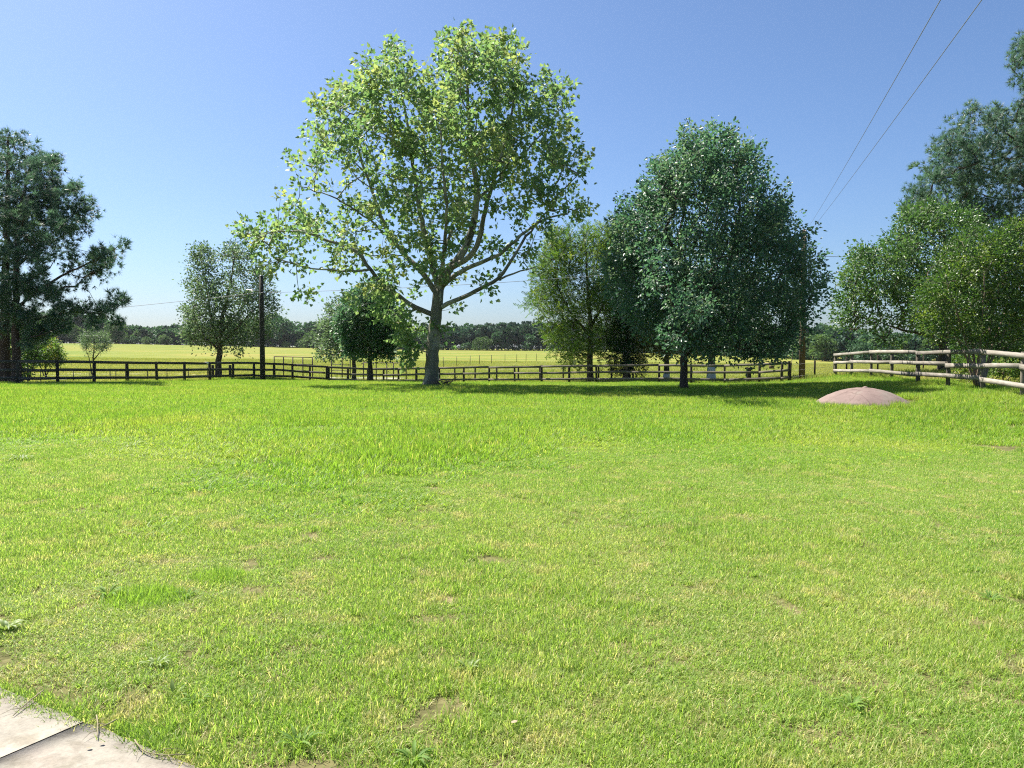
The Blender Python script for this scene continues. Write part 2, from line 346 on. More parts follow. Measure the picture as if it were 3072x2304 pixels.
def dome_mat():
    m, n, l, o = mat_new('pink_concrete')
    tc = n.new('ShaderNodeTexCoord'); pos = tc.outputs['Object']
    a = noise(n, l, 1.5, 4, .6, pos); b = noise(n, l, 30, 5, .7, pos); c = noise(n, l, 5, 5, .7, pos, (1, 1, 2))
    r = ramp(n, [(.35, (.175, .12, .105)), (.5, (.215, .15, .13)), (.65, (.215, .175, .145))]); l.new(a.outputs[0], r.inputs[0])
    rc = ramp(n, [(.3, (.7, .68, .66)), (.5, (1, 1, 1))]); l.new(c.outputs[0], rc.inputs[0])
    rb = ramp(n, [(.3, (.85, .85, .85)), (.7, (1.05, 1.05, 1.05))]); l.new(b.outputs[0], rb.inputs[0])
    col = mixc(n, l, .7, mixc(n, l, .8, r.outputs[0], rc.outputs[0], 'MULTIPLY'), rb.outputs[0], 'MULTIPLY')
    # hairline cracks
    v = n.new('ShaderNodeTexVoronoi'); v.feature = 'DISTANCE_TO_EDGE'; v.inputs['Scale'].default_value = 1.1
    d = noise(n, l, 3, 3, .6, pos); l.new(mixc(n, l, .25, pos, d.outputs['Color']), v.inputs['Vector'])
    rv = ramp(n, [(.0, (.45, .35, .32)), (.02, (1, 1, 1))]); l.new(v.outputs['Distance'], rv.inputs[0])
    col = mixc(n, l, .6, col, rv.outputs[0], 'MULTIPLY')
    p = n.new('ShaderNodeBsdfPrincipled'); l.new(col, p.inputs['Base Color']); p.inputs['Roughness'].default_value = .85
    bp = n.new('ShaderNodeBump'); bp.inputs['Strength'].default_value = .3; bp.inputs['Distance'].default_value = .01
    l.new(b.outputs[0], bp.inputs['Height']); l.new(bp.outputs[0], p.inputs['Normal']); l.new(p.outputs[0], o.inputs[0])
    return m
M['ground'] = ground_mat(); M['concrete'] = concrete_mat(); M['dome'] = dome_mat()
M['g_short'] = grass_mat('mown_grass', (.225, .35, .065), (.285, .385, .085), (.345, .415, .12), (.48, .425, .23), (1.5, 1.55, .9), .55, .72, .5, .89, ystand=(.20, .335, .05))
M['g_tall'] = grass_mat('long_grass', (.185, .32, .04), (.23, .35, .052), (.29, .37, .07), (.42, .39, .14), (1.5, 1.55, .85), .62, .80, .5, .93)
M['g_mound'] = grass_mat('bright_grass', (.20, .33, .055), (.23, .36, .065), (.26, .37, .08), (.3, .36, .1), (1.5, 1.55, .8), .8, .95, .5, .99)
M['g_pasture'] = grass_mat('hay_grass', (.235, .29, .06), (.29, .32, .07), (.33, .32, .09), (.40, .34, .13), (1.3, 1.4, .8), .50, .72, .42, .9, pasture=True)

# ------------------------------------------------------------------ ground sheet
def fence_y(x):   # depth of the dividing fence as a function of x: lawn on this side, pasture beyond
    xs = [-400, px2x(0, 34), px2x(171, 35.3), px2x(500, 40), px2x(876, 50), px2x(979, 51), px2x(1400, 49), px2x(2000, 44), px2x(2360, 40), px2x(2512, 39), px2x(2756, 28.5), px2x(2950, 22.5), px2x(3072, 20), 40]
    ys = [34, 34, 35.3, 40, 50, 51, 49, 44, 40, 39, 28.5, 22.5, 20, 6]
    return np.interp(x, xs, ys)
gx = np.concatenate([-np.geomspace(4000, 62, 22), np.arange(-60, 60.1, 1.25), np.geomspace(62, 4000, 22)])
gy = np.concatenate([-np.geomspace(3000, 12, 14), np.arange(-10, 80, 1.0), np.geomspace(81, 420, 45), np.geomspace(450, 5000, 14)])
GX, GY = np.meshgrid(gx, gy); xy = np.stack([GX.ravel(), GY.ravel()], 1)
zz = terrain(xy)
far = np.clip((np.hypot(xy[:, 0], xy[:, 1]) - 600) / 1500, 0, 1); zz = zz * (1 - far) + 1.0 * far
zz -= .012
nx, ny = len(gx), len(gy)
ii = (np.arange(ny - 1)[:, None] * nx + np.arange(nx - 1)[None, :]).ravel()
loops = np.stack([ii, ii + 1, ii + nx + 1, ii + nx], 1)
pm = np.clip((xy[:, 1] - fence_y(xy[:, 0]) + .6) / 1.2, 0, 1)
# gravel track behind the left fence
ty = np.interp(xy[:, 0], [-80, -40, -20, -8], [60, 63, 66, 64]); wid = 1.6
dm = np.clip(1.3 - np.abs(xy[:, 1] - ty) / wid, 0, 1) * (xy[:, 0] < -9) * (xy[:, 0] > -90)
g = obj('ground', mesh_np('ground', np.column_stack([xy, zz]), loops, np.full(len(ii), 4), {'pasture': pm, 'drive': dm}, True), M['ground'])
tag(g, 'lawn soil and the hayfield ground running to the horizon', kind='structure')

# ------------------------------------------------------------------ sidewalk of slabs
def on_ground(px, py):
    u = (px - 1536) / F; v = (py - 1152) / F; c, s = math.cos(PITCH), math.sin(PITCH)
    d = np.array((u, c - v * s, -s - v * c)); t = -CAM_H / d[2]
    return np.array((d[0] * t, d[1] * t))
e0, e1 = on_ground(0, 2075), on_ground(560, 2304)
ed = (e1 - e0) / np.linalg.norm(e1 - e0); en = np.array((ed[1], -ed[0]))
if en[1] > 0: en = -en
ang = math.atan2(ed[1], ed[0]); jt = on_ground(300, 2160)
s_j = float((jt - e0) @ ed)
walk = bpy.data.objects.new('sidewalk', None); C.objects.link(walk); walk.location = (e0[0], e0[1], 0); walk.rotation_euler = (0, 0, ang)
tag(walk, 'pale concrete sidewalk of slabs at the lawn corner', kind='structure')
slen, swid = 1.22, 1.25
rs = np.random.default_rng(5)
for k in range(-3, 3):
    a, b = s_j + k * slen + .0035, s_j + (k + 1) * slen - .0035
    nxs, nys = 10, 10
    us = np.linspace(a, b, nxs); vs = np.linspace(.0, swid, nys)
    top = .028; bev = .008
    # slab: bevelled slab with a slightly ragged lawn edge
    v = []; f = []
    for (iu, u) in enumerate(us):
        for (iv, w) in enumerate(vs):
            ex = .004 * rs.normal() if iv == 0 else 0
            z = top - (bev if iv in (0, nys - 1) or iu in (0, nxs - 1) else 0) + .0008 * rs.normal()
            v.append((u, -w + ex, z))
    for iu in range(nxs - 1):
        for iv in range(nys - 1):
            q = iu * nys + iv; f.append((q, q + 1, q + nys + 1, q + nys)[::-1])
    rim = [i * nys for i in range(nxs)] + [(nxs - 1) * nys + j for j in range(1, nys)] + [i * nys + nys - 1 for i in range(nxs - 2, -1, -1)] + [j for j in range(nys - 2, 0, -1)]
    b0 = len(v); v += [(v[i][0], v[i][1], -.09) for i in rim]
    for q in range(len(rim)):
        q2 = (q + 1) % len(rim); f.append((rim[q], rim[q2], b0 + q2, b0 + q))
    mb = MB(); mb.add(v, f); mb.build('slab', M['concrete'], walk)

M['joint'] = plain_mat('joint_soil', (.10, .08, .055), .95, 0, .4, 40)
for k in range(-2, 3):
    mb = MB(); mb.box((s_j + k * slen, -swid / 2, -.03), (.003, swid / 2 - .01, .043)); mb.build('joint', M['joint'], walk)
def walk_dist(xy):
    """signed distance to the walk's lawn edge, positive on the walk"""
    return (np.asarray(xy) - e0) @ en

# ------------------------------------------------------------------ grass
def blade_patch(name, n, size, hmin, hmax, wid, lean, seed, segs=2, mat=None, clump=0, curl=.6, dome=0):
    r = np.random.default_rng(seed)
    rad = size * .5 * np.sqrt(r.random(n)) * (1 + .12 * r.normal(size=n)); th = r.random(n) * 2 * math.pi
    bx, by = rad * np.cos(th), rad * np.sin(th)
    if clump:
        k = max(3, n // clump); cx = (r.random((k, 2)) - .5) * size * .9; ci = r.integers(0, k, n)
        bx = cx[ci, 0] + r.normal(size=n) * size * .045; by = cx[ci, 1] + r.normal(size=n) * size * .045
    h = hmin + (hmax - hmin) * r.random(n) ** 1.4
    if dome: h = h * np.clip(1.1 - dome * (rad / (size * .5)) ** 2 + .12 * r.normal(size=n), .12, 1.2)
    az = r.random(n) * 2 * math.pi; ln = lean * (.25 + 1.1 * r.random(n))
    w = wid * (.6 + .8 * r.random(n))
    d = np.stack([np.cos(az), np.sin(az)], 1)
    face = az + math.pi / 2 + r.normal(size=n) * .5
    wv = np.stack([np.cos(face), np.sin(face), np.zeros(n)], 1) * (w / 2)[:, None]
    pts = []
    base = np.stack([bx, by, np.full(n, -.01)], 1)
    p = base.copy()
    vs = []
    for s in range(segs + 1):
        t = s / segs
        if s < segs:
            ww = wv * (1 - .35 * t); vs += [p - ww, p + ww]
        else: vs += [p]
        a = np.clip(ln * (.55 + curl * 1.5 * t), 0, 1.9)
        st = h / segs
        p = p + np.stack([d[:, 0] * np.sin(a) * st, d[:, 1] * np.sin(a) * st, np.maximum(np.cos(a), -.25) * st], 1)
    k = 2 * segs + 1
    V = np.stack(vs, 1)                                   # n,k,3
    V[..., 2] = np.maximum(V[..., 2], -.01)
    lp = []; cn = []
    for s in range(segs - 1): lp += [2 * s, 2 * s + 1, 2 * s + 3, 2 * s + 2]; cn.append(4)
    lp += [2 * segs - 2, 2 * segs - 1, 2 * segs]; cn.append(3)
    L = (np.arange(n)[:, None] * k + np.array(lp)[None]).ravel(); Cn = np.tile(cn, n)
    me = mesh_np(name, V.reshape(-1, 3), L, Cn, {'rnd': np.repeat(r.random(n), k)}, True)
    me.materials.append(mat)
    return bpy.data.objects.new(name, me)          # prototype only, never linked on its own

def scatter(name, protos, pts, rotz, scl, idx, label):
    me = bpy.data.meshes.new(name); n = len(pts)
    me.vertices.add(n); me.vertices.foreach_set('co', np.ascontiguousarray(pts, np.float32).ravel())
    a = me.attributes.new('rot', 'FLOAT_VECTOR', 'POINT'); rv = np.zeros((n, 3), np.float32); rv[:, 2] = rotz; a.data.foreach_set('vector', rv.ravel())
    a = me.attributes.new('scl', 'FLOAT_VECTOR', 'POINT'); a.data.foreach_set('vector', np.ascontiguousarray(scl, np.float32).ravel())
    a = me.attributes.new('idx', 'INT', 'POINT'); a.data.foreach_set('value', np.ascontiguousarray(idx, np.int32))
    o = bpy.data.objects.new(name, me); C.objects.link(o)
    ng = bpy.data.node_groups.new(name, 'GeometryNodeTree')
    ng.interface.new_socket('Geometry', in_out='INPUT', socket_type='NodeSocketGeometry')
    ng.interface.new_socket('Geometry', in_out='OUTPUT', socket_type='NodeSocketGeometry')
    N, L = ng.nodes, ng.links
    gi = N.new('NodeGroupInput'); go = N.new('NodeGroupOutput'); ip = N.new('GeometryNodeInstanceOnPoints'); jn = N.new('GeometryNodeJoinGeometry')
    for p in reversed(protos):
        oi = N.new('GeometryNodeObjectInfo'); oi.inputs['Object'].default_value = p
        gi2 = N.new('GeometryNodeGeometryToInstance'); L.new(oi.outputs['Geometry'], gi2.inputs[0]); L.new(gi2.outputs[0], jn.inputs[0])
    L.new(jn.outputs[0], ip.inputs['Instance']); ip.inputs['Pick Instance'].default_value = True
    def attr(nm, t):
        q = N.new('GeometryNodeInputNamedAttribute'); q.data_type = t; q.inputs['Name'].default_value = nm; return q.outputs[0]
    er = N.new('FunctionNodeEulerToRotation'); L.new(attr('rot', 'FLOAT_VECTOR'), er.inputs[0]); L.new(er.outputs[0], ip.inputs['Rotation'])
    L.new(attr('scl', 'FLOAT_VECTOR'), ip.inputs['Scale']); L.new(attr('idx', 'INT'), ip.inputs['Instance Index'])
    L.new(gi.outputs[0], ip.inputs['Points']); L.new(ip.outputs[0], go.inputs[0])
    md = o.modifiers.new('blades', 'NODES'); md.node_group = ng
    return tag(o, label, 'grass', kind='stuff')

# edge of the mowing: short lawn nearer, long grass beyond
_mx = [-40, -8.5, -6.5, -4.9, -3.2, -2.2, -.9, .3, 1.9, 5.7, 7.9, 40]
_my = [13, 12.6, 12.0, 10.8, 9.0, 7.9, 8.9, 11.0, 11.9, 12.3, 11.9, 12]
def mow_y(x): return np.interp(x, _mx, _my)
def hash_noise(xy, sc, seed):
    """cheap smooth value noise"""
    r = np.random.default_rng(seed); T = r.random((64, 64)); q = np.asarray(xy) * sc
    i = np.floor(q).astype(int); f = q - i; f = f * f * (3 - 2 * f)
    a = T[i[:, 0] % 64, i[:, 1] % 64]; b = T[(i[:, 0] + 1) % 64, i[:, 1] % 64]; c = T[i[:, 0] % 64, (i[:, 1] + 1) % 64]; d = T[(i[:, 0] + 1) % 64, (i[:, 1] + 1) % 64]
    return (a * (1 - f[:, 0]) + b * f[:, 0]) * (1 - f[:, 1]) + (c * (1 - f[:, 0]) + d * f[:, 0]) * f[:, 1]

DOME = np.array((px2x(2598, 21.4), 21.4)); 
def jgrid(x0, x1, y0, y1, st, seed):
    r = np.random.default_rng(seed)
    a, b = np.meshgrid(np.arange(x0, x1, st), np.arange(y0, y1, st)); q = np.stack([a.ravel(), b.ravel()], 1)
    return q + (r.random(q.shape) - .5) * st * .9, r

short = [blade_patch('mown_tuft', 2000, .42, .016, .052, .0034, 1.5, 10 + i, 3, M['g_short'], 0 if i < 3 else 16) for i in range(5)]
short += [blade_patch('mown_tuft', 800, .34, .025, .075, .0036, 1.15, 30 + i, 3, M['g_short'], 12) for i in range(2)]
q, r = jgrid(-14, 14, 1.2, 14.5, .25, 1)
q = q[(np.abs(q[:, 0]) < q[:, 1] * .72 + 1.6)]
wd = walk_dist(q); t_along = (q - e0) @ ed
keep = (q[:, 1] < mow_y(q[:, 0]) + 1.0) & ((wd < -.13) | (wd > swid + .15))
q = q[keep]; n = len(q)
thin = hash_noise(q, 1.1, 3) * .6 + hash_noise(q, 3.1, 4) * .4
keep = r.random(n) > np.clip((thin - .72) * 1.0, 0, .1); q = q[keep]; thin = thin[keep]; n = len(q)
hz = .62 + .75 * hash_noise(q, .8, 8) + .25 * r.random(n)
hz *= np.where(thin > .62, .7, 1)
ix = np.where(r.random(n) < .13, r.integers(5, 7, n), r.integers(0, 5, n))
scatter('mown_lawn', short, np.column_stack([q, terrain(q)]), r.random(n) * 6.28, np.column_stack([np.full(n, 1.0), np.full(n, 1.0), hz]), ix, 'short mown pale green lawn with dry straw patches')
# creeping fringe over the walk edge
fr = np.linspace(-4, 4.5, 260); frq = e0 + ed * fr[:, None] + en * (-.10 + .13 * hash_noise(np.stack([fr, fr], 1), 2.4, 5)[:, None] + .05 * r.random((260, 1)))
fringe = [blade_patch('fringe_tuft', 150, .16, .02, .06, .004, .9, 60 + i, 2, M['g_short']) for i in range(3)]
scatter('edge_grass', fringe, np.column_stack([frq, np.full(260, .012)]), r.random(260) * 6.28, np.tile((1, 1, .8), (260, 1)), r.integers(0, 3, 260), 'ragged grass creeping over the sidewalk edge')

tall = [blade_patch('long_tuft', 900, .85, .07, .20, .0080, .75, 80 + i, 3, M['g_tall'], 0 if i % 2 else 26, .6) for i in range(6)]
q, r = jgrid(-46, 44, 6.5, 52, .5, 2)
gap = mow_y(q[:, 0]) - q[:, 1]; strag = (hash_noise(q, .9, 9) * .6 + hash_noise(q, 2.3, 19) * .4) > .42 + .16 * gap
ok = strag & (walk_dist(q) < -.4) & (gap < 4.5) & (q[:, 1] < fence_y(q[:, 0]) + .6) & (np.abs(q[:, 0]) < q[:, 1] * .74 + 4) & (np.hypot(*(q - DOME).T) > 1.45)
q = q[ok]; n = len(q)
edge = np.clip((q[:, 1] - mow_y(q[:, 0])) / 3.0, .0, 1)
dryb = np.exp(-(((q[:, 0] - 7.5) / 5) ** 2 + ((q[:, 1] - 15) / 2.6) ** 2))
hs = (.30 + .70 * edge) * (.65 + .6 * hash_noise(q, .7, 11)) * (1 - .35 * dryb) * np.where(q[:, 1] > 26, 1.1, 1)
scatter('long_grass', tall, np.column_stack([q, terrain(q)]), r.random(n) * 6.28, np.column_stack([np.ones(n), np.ones(n), hs]), r.integers(0, 6, n), 'long lush green grass filling the unmown back lawn')

hay = [blade_patch('hay_tuft', 700, 2.6, .08, .26, .022, .75, 120 + i, 2, M['g_pasture'], 30 if i % 2 else 0) for i in range(4)]
q, r = jgrid(-95, 85, 20, 125, 1.55, 3)
ok = (q[:, 1] > fence_y(q[:, 0]) + 1.2) & (np.abs(q[:, 0]) < q[:, 1] * .72 + 6)
tyq = np.interp(q[:, 0], [-80, -40, -20, -8], [60, 63, 66, 64]); ok &= ~((np.abs(q[:, 1] - tyq) < 2.2) & (q[:, 0] < -8))
q = q[ok]; n = len(q)
hs = .55 + .8 * hash_noise(q, .12, 12)
scatter('hayfield_grass', hay, np.column_stack([q, terrain(q)]), r.random(n) * 6.28, np.column_stack([np.ones(n), np.ones(n), hs]), r.integers(0, 4, n), 'yellow green hay grass growing in the pasture beyond the fences')

# ------------------------------------------------------------------ trees
def leaf_template(kind):
    if kind == 'sycamore':      # broad five-pointed leaf
        a = [(0, 0), (.16, .02), (.40, -.08), (.36, .18), (.52, .40), (.27, .50), (.22, .66), (0, 1.0), (-.22, .66), (-.27, .50), (-.52, .40), (-.36, .18), (-.40, -.08), (-.16, .02)]
        v = np.array([(x, y, .20 * abs(x) - .10 * y * y) for x, y in a]); return v, [tuple(range(14))[:8] , (0, 7, 8, 9, 10, 11, 12, 13)]
    if kind == 'ovate':
        v = np.array([(0, 0, 0), (.33, .38, .10), (.16, .78, .04), (0, 1, -.06), (-.16, .78, .04), (-.33, .38, .10)]); return v, [(0, 1, 2, 3), (0, 3, 4, 5)]
    if kind == 'lance':
        v = np.array([(0, 0, 0), (.16, .45, .03), (0, 1, -.05), (-.16, .45, .03)]); return v, [(0, 1, 2), (0, 2, 3)]
    if kind == 'tuft':          # pine shoot: needles round a shoot that points along +Y
        vs = []; fs = []; r = np.random.default_rng(3)
        for k in range(13):
            th = k * 2.4; sp = .35 + .75 * r.random(); L = .75 + .35 * r.random()
            d = np.array((math.cos(th) * math.sin(sp), math.cos(sp), math.sin(th) * math.sin(sp))); s = np.cross(d, (.3, .2, .9)); s /= np.linalg.norm(s)
            b = np.array((0, .25 * r.random(), 0)); i = len(vs)
            vs += [b - s * .05, b + s * .05, b + d * L]; fs.append((i, i + 1, i + 2))
        return np.array(vs), fs
    if kind == 'spray':         # feathery spray of small leaflets
        vs = []; fs = []; r = np.random.default_rng(4)
        for k in range(7):
            y = k / 7; sd = 1 if k % 2 else -1; i = len(vs)
            vs += [(0, y, 0), (sd * .26, y + .16, .05), (sd * .05, y + .24, -.02)]; fs.append((i, i + 1, i + 2) if sd > 0 else (i, i + 2, i + 1))
        i = len(vs); vs += [(-.07, .85, 0), (.07, .85, 0), (0, 1.15, -.03)]; fs.append((i, i + 1, i + 2))
        return np.array(vs), fs
    if kind == 'clump':         # ragged clump of foliage for trees hundreds of metres away
        v = np.array([(0, 0, 0), (.5, .2, .1), (.62, .62, -.05), (.2, .6, .15), (.1, 1.0, 0), (-.35, .8, .1), (-.3, .45, -.1), (-.6, .3, .05)]); return v, [(0, 1, 2, 3), (0, 3, 4, 5), (0, 5, 6, 7)]

def build_leaves(name, pos, axis, nrm, size, rnd, tint, kind, mat, parent, off):
    T, fs = leaf_template(kind); n, k = len(pos), len(T)
    axis = axis / (np.linalg.norm(axis, axis=1)[:, None] + 1e-9)
    x = np.cross(axis, nrm); x /= np.linalg.norm(x, axis=1)[:, None] + 1e-9
    z = np.cross(x, axis)
    V = pos[:, None, :] + size[:, None, None] * (T[None, :, 0:1] * x[:, None, :] + T[None, :, 1:2] * axis[:, None, :] + T[None, :, 2:3] * z[:, None, :])
    lp = np.concatenate([np.array(f) for f in fs]); cn = np.array([len(f) for f in fs])
    L = (np.arange(n)[:, None] * k + lp[None]).ravel()
    me = mesh_np(name, (V - np.asarray(off)).reshape(-1, 3), L, np.tile(cn, n), {'rnd': np.repeat(rnd, k), 'tint': np.repeat(tint, k)})
    o = obj(name, me, mat, parent); o['kind'] = 'stuff'
    return o

def resample(pts, step):
    pts = np.asarray(pts, float); d = np.concatenate([[0], np.cumsum(np.linalg.norm(np.diff(pts, axis=0), axis=1))])
    n = max(2, int(d[-1] / step) + 1); t = np.linspace(0, d[-1], n)
    # smooth (Catmull-Rom like) via cubic resampling of a densified polyline
    q = np.stack([np.interp(t, d, pts[:, k]) for k in range(3)], 1)
    for _ in range(2):
        if n > 3: q[1:-1] = .25 * q[:-2] + .5 * q[1:-1] + .25 * q[2:]
    return q

def make_tree(name, label, cat, base, limbs, blobs, n_clusters, leaf, D, group=None, seed=0, bark='bark', dr=3.0, centre=None, half=None,
              per=30, size=.2, shoot=.6, spread=.28, up=.6, droop=.25, rnd_bias=0.0, twig=.012, limb_named=False, collar=None, shell=.0, twig_sides=4, flat=.6, tipcap=1.0):
    """limbs: [(points (px,py,doff), r0, r1)], the first is the trunk; blobs: (px,py,rx,ry[,weight[,doff]]) in photo units at depth D"""
    kind, mat = leaf; r = np.random.default_rng(seed)
    root = empty(name, base, label, cat, group)
    pix = D / F
    # --- skeleton
    nodes = []; rads = []; tr = MB(); limb_objs = []
    for li, (pl, r0, r1) in enumerate(limbs):
        W3 = np.array([P(a, b, D + c) for a, b, c in pl])
        if li == 0: W3[0] = base; W3[0][2] -= .08
        q = resample(W3, .3); m = len(q); rr = np.linspace(r0, r1, m) if li else r1 + (r0 - r1) * (1 - np.linspace(0, 1, m)) ** 1.0
        q[1:-1] += r.normal(size=(m - 2, 3)) * .018 * (1 if m > 4 else 0)
        if li == 0:
            fl = np.linalg.norm(q - q[0], axis=1); rr = rr * (1 + .5 * np.exp(-fl / .25))
        nodes.append(q); rads.append(rr)
        mb = MB(); mb.tube(q, rr, 12 if r0 > .12 else 8)
        if li == 0: trunk = mb.build('trunk', M[bark], root, base, True)
        elif limb_named: mb.build('limb', M[bark], trunk, base, True)
        else: tr.v += mb.v; tr.l += [i + tr.n for i in mb.l]; tr.c += mb.c; tr.n += mb.n
    if collar:
        nn, rr = nodes[0], rads[0]; k = np.linalg.norm(nn - nn[0], axis=1) < collar
        mb = MB(); mb.tube(nn[k] , rr[k] + .012, 12); mb.build('limewash_band', M['limewash'], root, base, True)
    N0 = np.concatenate(nodes); R0 = np.concatenate(rads)
    # --- cluster points inside the crown
    bl = [tuple(b) + (1.0, 0.0)[len(b) - 4:] if len(b) < 6 else tuple(b) for b in blobs]
    wts = np.array([b[2] * b[3] * b[4] for b in bl]); cnt = np.maximum(1, np.round(wts / wts.sum() * n_clusters)).astype(int)
    if centre is None:
        xs = [b[0] for b in bl]; ys = [b[1] for b in bl]; centre = ((min(xs) + max(xs)) / 2, (min(ys) + max(ys)) / 2)
    if half is None:
        half = (max(abs(b[0] - centre[0]) + b[2] for b in bl), max(abs(b[1] - centre[1]) + b[3] for b in bl))
    cl = []
    for (cx, cy_, rx, ry, w, do), c in zip(bl, cnt):
        rad = np.sqrt(r.random(c)); th = r.random(c) * 2 * math.pi
        x = cx + rx * rad * np.cos(th); y = cy_ + ry * rad * np.sin(th)
        dm_ = dr * np.sqrt(np.maximum(.06, 1 - ((x - centre[0]) / half[0]) ** 2 - ((y - centre[1]) / half[1]) ** 2))
        s = r.random(c) * 2 - 1; s = np.sign(s) * np.abs(s) ** (1 - shell)
        for a, b2, dd in zip(x, y, s * dm_ + do): cl.append(P(a, b2, D + dd))
    cl = np.array(cl)
    # --- join every cluster to the nearest wood, near ones first
    d0 = np.array([np.min(((N0 - c) ** 2).sum(1)) for c in cl]); order = np.argsort(d0); cl = cl[order]
    cap = len(N0) + len(cl) * 8
    NP = np.zeros((cap, 3)); NP[:len(N0)] = N0; par = np.full(cap, -1); nn = len(N0); tips = []; paths = []
    for c in cl:
        d = c - NP[:nn]; L = np.sqrt((d ** 2).sum(1)) + 1e-6
        cost = L * (1 + .9 * np.clip(.15 - d[:, 2] / L, 0, 1)) 
        j = int(np.argmin(cost)); L = L[j]; a = NP[j]
        m = int(np.clip(L / .45, 2, 7)); t = np.linspace(0, 1, m + 1)[1:, None]
        bow = np.array((0, 0, -.10 * L * (1 if L > .8 else .3))) + r.normal(size=3) * .06 * L
        seg = a + (c - a) * t + bow * (4 * t * (1 - t))
        idx = [j]
        for q in seg: NP[nn] = q; par[nn] = idx[-1]; idx.append(nn); nn += 1
        paths.append(idx); tips.append((nn - 1, (seg[-1] - (seg[-2] if m > 1 else a))))
    load = np.zeros(nn)
    for i, _ in tips:
        load[i] += 1
    for i in range(nn - 1, len(N0) - 1, -1):
        if par[i] >= 0: load[par[i]] += load[i]
    rad = twig * np.maximum(load, 1) ** .5
    rad[:len(N0)] = R0
    for idx in paths:
        rr = np.array([min(rad[i], .75 * R0[i]) if i < len(N0) else rad[i] for i in idx]); rr[0] = min(rr[0], rr[1] * 1.25)
        if len(idx) > 2: rr[-1] *= .5
        tr.tube(NP[idx], rr, 6 if rr[0] > .04 else twig_sides, False)
    if tr.n:
        b = tr.build('branches', M[bark], root, base, True); b['kind'] = 'stuff'
    # --- leaves
    nC = len(cl); td = np.array([t[1] for t in tips]); td /= np.linalg.norm(td, axis=1)[:, None] + 1e-9
    cw = cl.mean(0); outw = cl - cw; outw /= np.linalg.norm(outw, axis=1)[:, None] + 1e-9
    sh = td * .45 + outw * .45 + np.array((0, 0, up)); sh /= np.linalg.norm(sh, axis=1)[:, None]
    sh += r.normal(size=sh.shape) * .22
    pn = np.maximum(3, r.poisson(per, nC)); ci = np.repeat(np.arange(nC), pn); n = len(ci)
    t = r.random(n) ** .8
    pos = cl[ci] + sh[ci] * ((t - .55) * shoot)[:, None] + r.normal(size=(n, 3)) * spread * (1.05 - .6 * t)[:, None] * (.5 + r.random(n))[:, None]
    away = pos - (cl[ci] + sh[ci] * ((t - .65) * shoot)[:, None]); away /= np.linalg.norm(away, axis=1)[:, None] + 1e-9
    axis = away + sh[ci] * .35 + np.array((0, 0, -droop)) + r.normal(size=(n, 3)) * .3
    nrm = np.array((0, 0, flat)) + r.normal(size=(n, 3)) * .55 + outw[ci] * .3
    sz = size * (.65 + .6 * r.random(n))
    ct = r.random(nC); tint = np.clip(ct[ci] * .75 + .25 * t * tipcap + r.normal(size=n) * .06, 0, 1)
    rnd = np.clip(.5 + .28 * r.normal(size=n) + .25 * (ct[ci] - .5) + rnd_bias, 0, 1)
    build_leaves('crown', pos, axis, nrm, sz, rnd, tint, kind, M[mat], root, base)
    return root

# --- the sycamore
D = 33.0; base = G(1290, D)
syc_limbs = [
    ([(1290, 1158, 0), (1296, 1090, 0), (1300, 1040, 0), (1306, 951, 0), (1316, 868, 0)], .30, .225),
    ([(1316, 872, 0), (1350, 799, .2), (1385, 764, .3), (1413, 709, .4), (1426, 639, .4), (1433, 577, .3), (1420, 466, .1), (1405, 327, 0), (1398, 190, 0), (1392, 120, 0)], 0.198, .03),
    ([(1345, 806, .1), (1405, 778, -.5), (1440, 722, -.8), (1450, 653, -1), (1482, 535, -1.2), (1523, 410, -1), (1551, 258, -.6)], 0.129, .03),
    ([(1326, 860, 0), (1385, 812, -.6), (1433, 792, -.9), (1503, 764, -1.1), (1551, 715, -1), (1620, 660, -.6), (1704, 642, -.2)], 0.114, .03),
    ([(1312, 930, 0), (1345, 908, -.3), (1399, 889, -.8), (1447, 861, -1.2), (1496, 840, -1.6), (1537, 778, -1.8), (1572, 715, -1.6), (1607, 674, -1.4), (1670, 600, -1.0)], 0.106, .03),
    ([(1496, 840, -1.6), (1560, 812, -2.0), (1610, 800, -2.2)], 0.046, .02),
    ([(1302, 945, 0), (1270, 935, -.2), (1232, 916, -.5), (1177, 875, -.9), (1135, 847, -1.2), (1107, 799, -1.4), (1066, 750, -1.5), (1010, 729, -1.5), (900, 690, -1.2), (800, 700, -.8)], 0.114, .025),
    ([(1112, 808, -1.4), (1075, 818, -1.6), (1025, 810, -1.8), (980, 813, -1.9), (900, 798, -1.7), (830, 775, -1.5)], 0.053, .02),
    ([(1310, 880, 0), (1260, 806, .5), (1205, 757, .9), (1149, 674, 1.2), (1128, 605, 1.2), (1090, 500, 1.0), (1060, 400, .8), (1010, 330, .5)], 0.129, .025),
    ([(1316, 868, 0), (1292, 780, .3), (1262, 650, .3), (1240, 500, .2), (1220, 350, 0), (1195, 230, 0), (1190, 135, 0)], 0.137, .02),
    ([(1320, 860, 0), (1332, 760, -1.4), (1340, 640, -2.8), (1330, 520, -3.5), (1320, 380, -3.3)], 0.099, .03),
    ([(1318, 860, 0), (1330, 760, 1.5), (1370, 640, 3.0), (1400, 500, 3.6), (1430, 360, 3.0)], 0.099, .03),
    ([(1431, 600, .3), (1520, 520, .8), (1600, 430, 1.0), (1660, 350, .8)], 0.068, .02),
    ([(1190, 735, 1.0), (1100, 650, .3), (1000, 590, -.2), (900, 560, -.4)], 0.053, .02),
]
